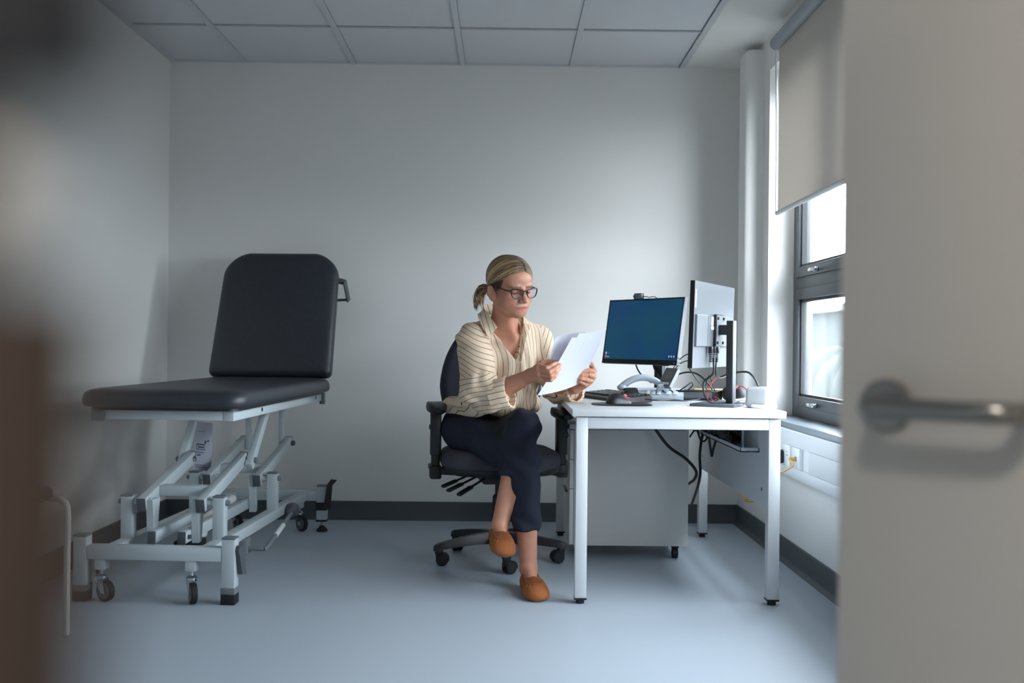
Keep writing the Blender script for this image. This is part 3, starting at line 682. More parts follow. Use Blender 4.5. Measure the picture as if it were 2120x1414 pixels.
obj('rating_label', rect(B(), m2 @ Matrix.Translation((0, 0, -.0288)), .055, .085, .0, .034), 'whitep', t2)
obj('rating_label', rect(B(), m2 @ Matrix.Translation((0, 0, -.0288)), .048, .084, -.016, -.003), 'whitep', t2)
obj('side_label', rect(B(), m2 @ Matrix.Translation((0, 0, -.0182)), wd2 / 2 - .022, wd2 / 2 - .008, .065, .135), 'whitep', t2)
obj('mount_plate', B().prism(rrect(-.062, .05, -.085, .046, .004, 2), -.038, -.026, m2), 'blk', t2)
mpl = obj('mount_cover', B().prism(rrect(-.058, .046, -.081, .042, .004, 2), -.0395, -.0375, m2), 'silver', t2)
for x in (-.045, .034):
    for y in (-.068, .030): obj('mount_screw', B().prism([(x + .006 * math.cos(a), y + .006 * math.sin(a)) for a in np.linspace(0, 2 * PI, 9)[:-1]], -.045, -.039, m2), 'blk', mpl)
p2, R32 = stand(t2, c2, n2, r2, .085, bw=.22, bd=.18, fwd=.045)
obj('stand_column', B().box(p2 + V((0, 0, .90)), (.046, .026, .345), .002, R32), 'blk', t2)
obj('column_back', B().box(p2 - n2 * .0135 + V((0, 0, .90)), (.046, .004, .345), .001, R32), 'silver', t2)
obj('stand_arm', B().bar(p2 + V((0, 0, 1.035)), c2 - n2 * .039 + V((0, 0, -.017)), .045, .04, .003), 'blk', t2)
for x, ln in ((.10, .05), (.06, .05), (.015, .04)):
    q = m2 @ V((x, -.085, -.034)); b = B().box(q - V((0, 0, .012)), (.020, .016, .028), .003, R32)
    for k in range(5): b.box(q - V((0, 0, .03 + k * .007)), (.012, .012, .005), .002, R32)
    obj('plug', b, 'blk', t2)
# ---------------------------------------------------------------- keyboard, mouse, mat
ka = V((.49, 4.15, DZ)); kx = V((-.31, .95, 0)).normalized(); ky = V((kx.y, -kx.x, 0))    # kx along the keyboard, ky away from the user
KB = thing('keyboard', 'black computer keyboard with wide front edge lying on the white desk', 'keyboard', tuple(ka + kx * .22 + ky * .07))
km = frame(ka, kx, ky * -1, (0, 0, 1)) if False else frame(ka, ky, kx, (0, 0, 1))
sec = [(0, .002), (0, .012), (.008, .018), (.018, .019), (.136, .030), (.140, .026), (.140, .002)]
obj('case', B().loft([[(x, y, z) for x, z in sec] for y in (0, .445)], km), 'blk', KB)
keys = B()
kproto = None
for rr in range(6):
    x = .021 + rr * .0188 + (.004 if rr == 5 else 0); z = .0195 + (x - .018) / .118 * .011
    xs = list(np.arange(.008, .435, .0192))
    for i, y in enumerate(xs):
        if rr == 0 and 4 < i < 10: continue
        wdt = .0165
        bb = B().loft([[(x, y, z), (x + .0165, y, z + .0012), (x + .0165, y + wdt, z + .0012), (x, y + wdt, z)], [(x + .002, y + .002, z + .007), (x + .0145, y + .002, z + .008), (x + .0145, y + wdt - .002, z + .008), (x + .002, y + wdt - .002, z + .007)]], km)
        obj('key_cap', bb, 'blks', KB, smooth=0)
    if rr == 0: obj('space_bar', B().loft([[(x, .104, z), (x + .0165, .104, z), (x + .0165, .198, z), (x, .198, z)], [(x + .002, .106, z + .007), (x + .0145, .106, z + .008), (x + .0145, .196, z + .008), (x + .002, .196, z + .007)]], km), 'blks', KB, smooth=0)
MPt = obj('mouse_mat', B().cushion([(W(1287, 837, 4.03).x + .122 * math.copysign(abs(math.cos(a)) ** .6, math.cos(a)), 4.03 + .10 * math.copysign(abs(math.sin(a)) ** .6, math.sin(a))) for a in np.linspace(0, 2 * PI, 41)[:-1]], [(.002, DZ + .0005), (0, DZ + .002), (.003, DZ + .004)]), 'blk')
tag(MPt, 'thin black mouse mat with rounded ends at the desk edge', 'mouse mat')
mc = V((W(1281, 830, 4.05).x, 4.05, DZ + .0045)); MS = thing('computer_mouse', 'black computer mouse with a red accent on the mat', 'mouse', tuple(mc))
ml = V((.93, .36, 0)).normalized(); mw = V((-ml.y, ml.x, 0)); loops = []
for t in np.linspace(0, 1, 15):
    x = -.057 + .114 * t; wv = .031 * (1 - abs(2 * t - 1) ** 3.2) ** .5 + .0005; hv = .041 * (math.sin(PI * min(1, t * 1.0) ** .72)) ** .75 + .0008
    loops.append([(x, wv * math.cos(a) * (1 if math.sin(a) > 0 else 1), max(0, hv * max(0, math.sin(a)) ** .8)) for a in np.linspace(0, PI, 14)])
mm_ = frame(mc, ml, mw, (0, 0, 1))
obj('body', B().loft(loops, mm_), 'blk', MS, smooth=60)
obj('scroll_wheel', B().cyl(mm_ @ V((.028, -.004, .028)), mm_ @ V((.028, .004, .028)), .009, n=14), 'red', MS)
obj('red_accent', B().ell(mm_ @ V((.028, -.0175, .0225)), (.013, .006, .0045), Matrix((ml, mw, V((0, 0, 1)))).transposed()), 'red', MS)
# card reader block behind the keyboard
cr_ = W(1306, 808, 4.42); CRt = obj('card_reader', B().loft([[(cr_.x + sx * a, cr_.y + sy * .03, z) for sx, sy in ((-1, -1), (1, -1), (1, 1), (-1, 1))] for a, z in ((.034, DZ), (.034, DZ + .028), (.024, DZ + .052))]), 'blk'); tag(CRt, 'small black wedge shaped card reader behind the keyboard', 'card reader')
# ---------------------------------------------------------------- desk telephone
pc = V((.66, 4.42, DZ)); PH = thing('desk_telephone', 'silver white desk telephone with curved handset and tilted display', 'telephone', tuple(pc))
f1 = V((.80, -.60, 0)).normalized(); f2 = V((.60, .80, 0)).normalized()    # f1 along the width, f2 away from the user
f1 = V((.985, -.17, 0)).normalized(); f2 = V((.17, .985, 0)).normalized()
pm = frame(pc, f1, f2, (0, 0, 1))
sec = [(-.09, .012), (-.09, .022), (.09, .050), (.095, .045), (.095, .004), (-.08, .004)]
obj('phone_body', B().loft([[(x, y, z) for y, z in sec] for x in (-.115, .135)], pm), 'phone', PH)
b = B()
for i in range(4):
    for j in range(3): b.box(pm @ V((-.02 + j * .024, -.065 + i * .022, .030 + i * .0036)), (.017, .014, .006), .002, pm.to_3x3())
for i in range(6): b.box(pm @ V((.07 + (i % 2) * .03, -.065 + (i // 2) * .022, .030 + (i // 2) * .0036)), (.022, .012, .006), .002, pm.to_3x3())
kpd = obj('keypad', b, 'whitep', PH); kpd['kind'] = 'stuff'
hp = [V((-.155, .02, .048)), V((-.150, -.005, .075)), V((-.11, .0, .098)), V((-.05, .01, .106)), V((.01, .02, .096)), V((.05, .03, .072)), V((.056, .035, .050))]
hp = [V((-.125, -.085, .045)), V((-.123, -.070, .066)), V((-.115, -.03, .086)), V((-.105, .03, .096)), V((-.095, .08, .090)), V((-.09, .105, .066))]
hp = [pm @ V((-.135 + .185 * t, -.02 + .05 * t, .040 + .058 * math.sin(PI * min(1, max(0, t * .9 + .06))) ** .7)) for t in np.linspace(0, 1, 8)]
obj('handset', B().tube(hp, .0150, 12, 4), 'phone', PH)
obj('ear_cup', B().ell(hp[0] - V((0, 0, .004)), (.022, .022, .015)), 'phone', PH)
obj('ear_cup', B().ell(hp[-1] - V((0, 0, .012)), (.022, .022, .015)), 'phone', PH)
q0, q1, q2, q3 = W(1361, 798, 4.42), W(1386, 800, 4.33), W(1404, 763, 4.40), W(1380, 761, 4.49)
def slab(p0, p1, p2, p3, th):
    n = (p1 - p0).cross(p3 - p0).normalized(); return B().loft([[p + n * 0 for p in (p0, p1, p2, p3)], [p - n * th for p in (p0, p1, p2, p3)]])
obj('display_housing', slab(q0, q1, q2, q3, .016), 'silverd', PH)
inn = lambda a, c: q0.lerp(q1, a).lerp(q3.lerp(q2, a), c)
nn = (q1 - q0).cross(q3 - q0).normalized()
obj('display', slab(*[inn(*k) + nn * .0012 for k in ((.12, .30), (.85, .30), (.85, .90), (.12, .90))], .002), 'lcd', PH)
b = B()
for k in range(4): b.add(*[(x.v, x.f) for x in [slab(*[inn(*z) + nn * .002 for z in ((.14 + k * .18, .08), (.27 + k * .18, .08), (.27 + k * .18, .20), (.14 + k * .18, .20))], .002)]][0])
obj('display_button', b, 'whitep', PH)
obj('display_neck', B().bar(q0.lerp(q1, .5) - nn * .012 + V((0, 0, .012)), V((q0.lerp(q1, .5).x, q0.lerp(q1, .5).y + .05, DZ + .03)), .06, .016, .003), 'phone', PH)
# ---------------------------------------------------------------- dock, envelope, extension cube, clutter
dkc = V((W(1446, 815, 4.45).x, 4.45, DZ)); DKt = thing('docking_station', 'flat black docking box on the desk behind the monitor stand', 'dock', tuple(dkc))
Rd = Matrix.Rotation(-.12, 3, 'Z')
obj('case', B().box(dkc + V((0, 0, .024)), (.20, .12, .040), .003, Rd), 'blk', DKt)
obj('front_panel', B().box(dkc + Rd @ V((-.02, -.061, .024)), (.15, .002, .026), .001, Rd), 'dgrey', DKt)
obj('foot', B().box(dkc + V((0, 0, .003)), (.17, .09, .006), .002, Rd), 'rub', DKt)
en = obj('envelope', B().box(dkc + V((.06, .02, .0465)), (.15, .09, .004), .001, Rd), 'kraft'); tag(en, 'kraft brown envelope lying on the black docking box', 'envelope')
cc = V((W(1576, 820, 3.93).x, 3.93, DZ)); CU = thing('socket_cube', 'white cube shaped power extension with a red light', 'power extension', tuple(cc))
cm = frame(cc + V((0, 0, .002)), V((.80, -.60, 0)), V((.60, .80, 0)), (0, 0, 1))
co_ = rrect(-.05, .05, -.05, .05, .018, 5)
obj('case', B().cushion(co_, [(.006, 0), (.001, .006), (0, .02), (.002, .066), (.008, .076), (.02, .08)], cm), 'cube', CU, smooth=50)
fc = V((-.0455, 0, .042))
b = B()
for y, z in ((-.018, .05), (.018, .05), (0, .028), (-.02, .02), (.02, .02)): b.box(cm @ V((-.0503, y, z)), (.002, .006, .010), 0, cm.to_3x3())
obj('socket_slot', b, 'mgrey', CU)
obj('switch', B().box(cm @ V((-.0505, .036, .05)), (.004, .012, .022), .002, cm.to_3x3()), 'led', CU)
obj('power_lead', B().tube([cc + V((.07 * math.cos(a) * .75, .055 * math.sin(a) - .01, .008)) for a in np.linspace(-2.6, 1.0, 9)], .0075, 8, 5), 'whitep', CU)
hb_ = V((W(1528, 815, 4.29).x, 4.29, DZ)); HBt = thing('headset', 'black headset lying among red leads beside the white socket cube', 'headset', tuple(hb_))
obj('ear_pad', B().ell(hb_ + V((0, 0, .034)), (.028, .045, .033)), 'rub', HBt); obj('ear_pad', B().ell(hb_ + V((-.03, .06, .034)), (.026, .042, .032)), 'rub', HBt)
obj('boom', B().tube([hb_ + V((.02, -.06, .018)), hb_ + V((-.06, -.11, .012)), hb_ + V((-.12, -.10, .01))], .006, 8, 5), 'mgrey', HBt)
for pts, lb_ in (([(1462, 836, 4.33), (1470, 800, 4.33), (1480, 786, 4.34), (1495, 780, 4.35), (1510, 786, 4.35)], 'thin red lead looping up behind the monitor stand'),
            ([(1517, 790, 4.3), (1526, 800, 4.28), (1522, 806, 4.25), (1534, 800, 4.22), (1545, 806, 4.15), (1546, 818, 4.1)], 'red lead running to the white socket cube'),
            ([(1472, 826, 4.2), (1480, 830, 4.15), (1488, 826, 4.12), (1480, 822, 4.16)], 'short red lead curled on the desk by the stand base')):
    cable('red_lead', [W(*p) for p in pts], .0021, 'red', lb_, group='red leads behind the monitor stand')
e2 = [m2 @ V((x, -.13, -.034)) for x in (.10, .06, .015)]
for pts, r, lb_ in (
    ([e2[1], e2[1] - V((0, 0, .06)), W(1458, 790, 4.0), W(1458, 815, 3.98), W(1470, 832, 3.99), W(1500, 834, 4.0), W(1530, 836, 4.0), W(1545, 834, 4.02)], .0042, 'black power cable curving from the monitor back onto the stand base'),
    ([e2[2], W(1482, 772, 4.02), W(1488, 782, 4.08), W(1497, 782, 4.12), W(1508, 776, 4.2)], .0035, 'short black cable curving behind the monitor column'),
    ([W(1427, 762, 4.3), W(1442, 785, 4.3), W(1458, 802, 4.32), W(1478, 812, 4.34), W(1495, 808, 4.38)], .0025, 'thin black cable dropping from the rear monitor edge'),
    ([W(1395, 778, 4.6), W(1420, 771, 4.55), W(1440, 773, 4.5), W(1458, 785, 4.45), W(1475, 806, 4.42)], .004, 'black cable arching from the phone to the docking box'),
    ([W(1490, 782, 4.34), W(1515, 773, 4.3), W(1545, 770, 4.25), W(1558, 778, 4.2), W(1566, 790, 4.08), W(1570, 800, 3.98)], .0045, 'black cable arching down into the white socket cube'),
    ([W(1315, 750, 4.9), W(1322, 768, 4.88), W(1335, 783, 4.8), W(1348, 792, 4.7)], .004, 'black cable hanging from the blue screen to the phone handset'),
    ([W(1352, 752, 4.86), W(1356, 766, 4.84), W(1366, 780, 4.8), W(1378, 790, 4.75)], .004, 'black cable hanging in front of the first monitor column'),
    ([W(1375, 812, 4.38), W(1372, 806, 4.4), W(1385, 806, 4.4), W(1402, 818, 4.36), W(1420, 824, 4.3)], .003, 'black cable looping between phone and docking box'),
    ([W(1335, 826, 4.14), W(1360, 829, 4.14), W(1390, 828, 4.2), W(1420, 830, 4.22), W(1450, 826, 4.3)], .0025, 'mouse cable trailing across the desk'),
    ([W(1408, 808, 4.42), W(1420, 800, 4.42), W(1432, 792, 4.43), W(1434, 798, 4.43), W(1424, 808, 4.43)], .003, 'black cable looping over the docking box'),
    ([W(1460, 800, 4.34), W(1468, 778, 4.34), W(1474, 790, 4.34), W(1480, 808, 4.36), W(1495, 812, 4.4)], .0022, 'thin black cable peaking behind the monitor power cable'),
    ([W(1385, 778, 4.64), W(1396, 760, 4.6), W(1408, 744, 4.55), W(1425, 733, 4.48), W(1450, 735, 4.45)], .0025, 'upper thin cable between the two monitors'),
    ([W(1388, 780, 4.63), W(1398, 764, 4.6), W(1410, 752, 4.55), W(1426, 747, 4.48), W(1450, 752, 4.45)], .0025, 'lower thin cable between the two monitors')):
    cable('desk_cable', pts if isinstance(pts[0], Vector) else pts, r, 'blk', lb_, group='black cables on the desk')
# sockets, plug and yellow network cable on the trunking
def plate(name, label, cat_, y0, y1):
    t = thing(name, label, cat_, (1.247, (y0 + y1) / 2, .497)); obj('face_plate', B().lo((1.238, y0, .452), (1.2565, y1, .542), .003), 'whitep', t); return t
ys = lambda px: 1.24 * F_PX / (px - 1045)
s1 = plate('power_socket', 'white double power socket on the trunking behind the near desk leg', 'socket', 4.30, 4.45)
s2 = plate('data_socket', 'white data socket on the trunking with a yellow plug in it', 'socket', 4.16, 4.27)
b = B()
for y in (4.34, 4.41): b.lo((1.2372, y - .012, .495), (1.2385, y - .004, .50)); b.lo((1.2372, y + .004, .495), (1.2385, y + .012, .50)); b.lo((1.2372, y - .003, .508), (1.2385, y + .003, .516))
obj('socket_slot', b, 'mgrey', s1)
obj('jack_port', B().lo((1.2372, 4.20, .486), (1.2385, 4.225, .504)), 'mgrey', s2)
ppt = W(1624, 940, 4.36); pgt = obj('power_plug', B().box((1.222, 4.405, .485), (.03, .045, .06), .008), 'blk'); tag(pgt, 'black power plug in the wall socket behind the desk leg', 'plug')
yq = W(1650, 953, 4.215); yq = V((1.225, 4.212, .494))
yc = thing('network_cable', 'yellow network cable running from the wall socket behind the desk leg', 'cable', tuple(yq))
obj('plug', B().box(yq, (.032, .016, .016), .003), 'yel', yc)
obj('cord', B().tube([yq - V((.014, 0, 0)), W(1643, 962, 4.18), W(1630, 972, 4.2), W(1615, 978, 4.25), W(1595, 975, 4.4), W(1570, 990, 4.6), W(1550, 1000, 4.85), W(1535, 1012, 5.0), W(1537, 1026, 5.0), W(1548, 1030, 4.95), W(1565, 1022, 4.85), W(1590, 1020, 4.7), W(1580, 1036, 4.75), W(1555, 1039, 4.9), W(1542, 1036, 4.95), W(1560, 1033, 4.85), W(1590, 1030, 4.7)], .0038, 7, 8), 'yel', yc)
# ---------------------------------------------------------------- office chair
CC = V((-.022, 4.475, 0)); cy_ = .16
CH = thing('office_chair', 'dark grey swivel office chair with high back and black armrests', 'chair', tuple(CC), cy_)
def oc(n, b, m, p=CH, **k): return obj(n, b, m, p, local=True, **k)
# own frame: -y is forward
so = []
for a in np.linspace(0, 2 * PI, 49)[:-1]:
    c, s = math.cos(a), math.sin(a); e = .62
    so.append((.262 * math.copysign(abs(c) ** e, c), -.015 + .262 * math.copysign(abs(s) ** e, s)))
def seat_z(x, y): return .5
prof = [(.05, .408), (.02, .412), (.004, .424), (0, .440)]
oc('seat_shell', B().cushion(so, [(.06, .400), (.03, .402), (.012, .410), (.006, .428), (.010, .436)]), 'blk', smooth=60)
oc('seat_cushion', B().cushion(so, [(.014, .430), (.003, .436), (0, .452), (.002, .474), (.012, .492), (.035, .503), (.08, .508), (.14, .508)]), 'fab', smooth=70)
# backrest
bo = []
for a in np.linspace(0, 2 * PI, 57)[:-1]:
    c, s = math.cos(a), math.sin(a); y = .27 + .27 * math.copysign(abs(s) ** .8, s); x = .245 * math.copysign(abs(c) ** .75, c)
    x *= 1 - .30 * max(0, (y - .22) / .32) ** 1.3; bo.append((x, y))
tl_ = math.radians(13); BU = V((0, math.sin(tl_), math.cos(tl_))); BN = V((0, -math.cos(tl_), math.sin(tl_)))
BKM = frame((0, .235, .545), (1, 0, 0), BU, BN)
def curved(b, m):   # wrap the pad around the sitter
    b.v = [tuple(m @ V((x, y, z + .55 * x * x + .25 * (y - .2) ** 2))) for x, y, z in b.v]; return b
oc('backrest_pad', curved(B().cushion(bo, [(.012, -.03), (.002, -.025), (0, -.008), (.004, .01), (.015, .024), (.04, .032), (.09, .036)]), BKM), 'fabb', smooth=70)
oc('backrest_shell', curved(B().cushion(bo, [(.05, -.044), (.02, -.040), (.008, -.028)]), BKM), 'blk', smooth=60)
oc('back_stem', B().tube([(0, .10, .385), (0, .26, .385), (0, .315, .46), (0, .33, .60), (0, .345, .78)], .024, 10, 5), 'blk')
oc('mechanism', B().box((0, .02, .375), (.17, .24, .05), .012), 'blk')
b = B().cyl((0, 0, .20), (0, 0, .36), .0145, n=18); oc('gas_lift', b, 'blks')
oc('gas_column', B().lathe((0, 0, .085), (0, 0, 1), [(0, .030), (.02, .032), (.14, .027), (.20, .025), (.21, .018)], 22), 'blk')
oc('base_hub', B().lathe((0, 0, .07), (0, 0, 1), [(0, .04), (.01, .052), (.05, .048), (.062, .036)], 24), 'blk')
for ang in (206, 278, 350, 62, 134):
    a = math.radians(ang) - cy_; d = V((math.cos(a), math.sin(a), 0)); e = V((-d.y, d.x, 0)); loops = []
    for t, wv, z0, z1 in ((.02, .026, .078, .128), (.10, .025, .080, .124), (.18, .022, .077, .114), (.25, .020, .072, .102), (.285, .020, .066, .095), (.305, .014, .062, .086)):
        loops.append([d * t + e * (-wv) + V((0, 0, z0)), d * t + e * wv + V((0, 0, z0)), d * t + e * wv * .9 + V((0, 0, (z0 + z1) / 2)), d * t + e * wv * .6 + V((0, 0, z1)), d * t - e * wv * .6 + V((0, 0, z1)), d * t - e * wv * .9 + V((0, 0, (z0 + z1) / 2))])
    g = oc('base_arm', B().loft(loops), 'blk')
    p = d * .285; wa = a + {206: 1.1, 278: .55, 350: 2.2, 62: .5, 134: 1.3}[ang]; ax = V((math.cos(wa), math.sin(wa), 0)); fw = V((-ax.y, ax.x, 0))
    oc('caster_stem', B().lathe(p + V((0, 0, .048)), (0, 0, 1), [(0, .016), (.012, .018), (.02, .016), (.026, .010)], 14), 'blk', g)
    hub = p + fw * .016 + V((0, 0, .027))
    b = B()
    for s in (-1, 1): b.lathe(hub + ax * (.0035 * s), ax * s, [(0, .024), (.004, .027), (.014, .027), (.018, .023), (.0185, .014)], 22)
    oc('caster_wheel', b, 'rub', g)
    hood = []
    for s in (-.019, .019): hood.append([hub + ax * s + fw * (.0305 * math.cos(u)) + V((0, 0, .0305 * math.sin(u))) for u in np.linspace(-.2, 2.7, 12)] + [hub + ax * s + fw * (.0275 * math.cos(u)) + V((0, 0, .0275 * math.sin(u))) for u in np.linspace(2.7, -.2, 12)])
    oc('caster_hood', B().loft(hood).box(p + V((0, 0, .044)), (.026, .026, .022), .006, Matrix.Rotation(wa, 3, 'Z')), 'blk', g)
# armrests
for s in (-1, 1):
    x = s * .285; zp = .665 if s < 0 else .64
    po_ = []
    for a in np.linspace(0, 2 * PI, 33)[:-1]:
        c, q = math.cos(a), math.sin(a); po_.append((x + .043 * math.copysign(abs(c) ** .7, c), -.02 + .128 * math.copysign(abs(q) ** .75, q)))
    pad = B().cushion(po_, [(.016, zp - .004), (.004, zp + .004), (0, zp + .018), (.003, zp + .03), (.010, zp + .037), (.022, zp + .040)])
    pad.v = [(vx, vy, vz + (.012 * abs((vx - x) / .043) ** 2 if vz > zp + .02 else -.0) - (.02 * max(0, (-vy - .09) / .06) if vz > zp + .02 else 0)) for vx, vy, vz in pad.v]
    oc('arm_pad', pad, 'blk', smooth=70)
    oc('arm_post', B().bar((x, -.01, .40), (x, -.01, .55), .036, .055, .008, (0, 1, 0)), 'blk')
    oc('arm_sleeve', B().bar((x, -.01, .47), (x, -.01, zp + .004), .046, .066, .008, (0, 1, 0)).box((x + s * .025, -.03, .60), (.012, .016, .022), .003), 'blk')
    oc('arm_bracket', B().bar((x, -.01, .405), (s * .12, -.01, .395), .055, .03, .005).box((x, -.01, .40), (.05, .07, .06), .008), 'blk')
    oc('arm_knob', B().cyl((x + s * .02, -.01, .425), (x + s * .032, -.01, .425), .012, n=14), 'mgrey')
for k, (x0, y0, z0, x1, y1, z1) in enumerate(((-.12, -.02, .39, -.262, -.10, .345), (-.10, -.06, .385, -.245, -.16, .335), (-.07, -.09, .38, -.205, -.215, .325))):
    p, q = V((x0, y0, z0)), V((x1, y1, z1))
    l = oc('seat_lever', B().bar(p, q.lerp(p, .35), .010, .008, .002), 'blk'); oc('lever_paddle', B().bar(q.lerp(p, .48), q, .026, .014, .006), 'blk', l)
oc('seat_lever', B().bar((.14, -.06, .40), (.285, -.12, .392), .03, .012, .005), 'blk')
# pale tube chair by the left wall, seen past the blurred jamb
TC = thing('visitor_chair', 'pale tube framed chair by the left wall, mostly hidden behind the blurred jamb', 'chair', (-1.62, 3.1, 0))
tp = V(W(137, 1310, 3.26)); tx, ty = tp.x, tp.y
for y in (ty, ty - .42):
    tpts = [(tx, y, 0.006), (tx, y, .25), (tx, y, .40), (tx - .012, y, .437), (tx - .05, y, .45), (tx - .2, y, .45), (tx - .38, y, .45)]
    obj('frame_tube', B().tube(tpts, .011, 10, 6), 'tube', TC)
    obj('rear_leg', B().tube([(tx - .36, y, .006), (tx - .36, y, .45), (tx - .37, y, .80)], .011, 10, 4), 'tube', TC)
obj('seat', B().cushion(rrect(tx - .38, tx - .03, ty - .42, ty, .05), [(.01, .452), (0, .46), (0, .48), (.012, .49)]), 'wood', TC)
obj('backrest', B().box((tx - .372, ty - .21, .70), (.02, .42, .22), .008), 'wood', TC)
# ---------------------------------------------------------------- smooth bodies: signed distance shapes meshed by surface nets
A = lambda v: np.array(v, np.float32)
class P_:
    def __init__(s, fn, c, r, k, op): s.fn, s.c, s.r, s.k, s.op = fn, A(c), r, k, op
def rc(a, b, ra, rb, k=.02, op='u'):
    a, b = A(a), A(b); d = b - a; dd = float(d @ d) + 1e-12
    def fn(p):
        q = p - a; h = np.clip((q @ d) / dd, 0, 1); q = q - h[:, None] * d
        return np.sqrt(np.einsum('ij,ij->i', q, q)) - (ra + h * (rb - ra))
    return P_(fn, (a + b) / 2, math.sqrt(dd) / 2 + max(ra, rb), k, op)
def el(c, r, rot=None, k=.02, op='u'):
    c, r = A(c), A(r); R3 = None if rot is None else np.array(rot, np.float32)
    def fn(p):
        q = p - c
        if R3 is not None: q = q @ R3
        a = q / r; b = a / r; k0 = np.sqrt(np.einsum('ij,ij->i', a, a)) + 1e-9; k1 = np.sqrt(np.einsum('ij,ij->i', b, b)) + 1e-9
        return k0 * (k0 - 1) / k1
    return P_(fn, c, float(max(r)), k, op)
def cutpoly(poly, o, ex, ey, ez, z0, z1, k=.004, op='s'):
    """prism of a polygon given in (ex, ey) coordinates about o, from z0 to z1 along ez"""
    poly = np.array(poly, np.float32); o, ex, ey, ez = A(o), A(ex), A(ey), A(ez)
    def fn(p):
        q = p - o; x = q @ ex; y = q @ ey; z = q @ ez; pp = np.stack([x, y], 1); d2 = np.full(len(p), 1e9, np.float32); ins = np.zeros(len(p), bool)
        n = len(poly)
        for i in range(n):
            a, b = poly[i - 1], poly[i]; e = b - a; w_ = pp - a; h = np.clip((w_ @ e) / (e @ e), 0, 1); m = w_ - h[:, None] * e
            d2 = np.minimum(d2, np.einsum('ij,ij->i', m, m))
            c1 = (a[1] > pp[:, 1]) != (b[1] > pp[:, 1])
            xi = e[0] * (pp[:, 1] - a[1]) / (e[1] if abs(e[1]) > 1e-9 else 1e-9) + a[0]; ins ^= c1 & (pp[:, 0] < xi)
        d = np.sqrt(d2); d = np.where(ins, -d, d); return np.maximum(d, np.maximum(z0 - z, z - z1))
    c = o + ex * poly[:, 0].mean() + ey * poly[:, 1].mean() + ez * (z0 + z1) / 2
    return P_(fn, c, float(np.abs(poly - poly.mean(0)).max() * 1.5 + abs(z1 - z0) / 2), k, op)
def plane(o, n, k=.003):
    """keeps the side that n points away from"""
    o, n = A(o), A(n) / np.linalg.norm(A(n)); return P_(lambda p: (o - p) @ n, o, 9.0, k, 's')
def ev(prims, p):
    d = np.full(len(p), 1e3, np.float32)
    for q in prims:
        e = q.fn(p); k = q.k
        if q.op == 'u':
            h = np.maximum(k - np.abs(d - e), 0) / k; d = np.minimum(d, e) - h * h * k * .25
        else:
            e = -e; h = np.maximum(k - np.abs(d - e), 0) / k; d = np.maximum(d, e) + h * h * k * .25
    return d
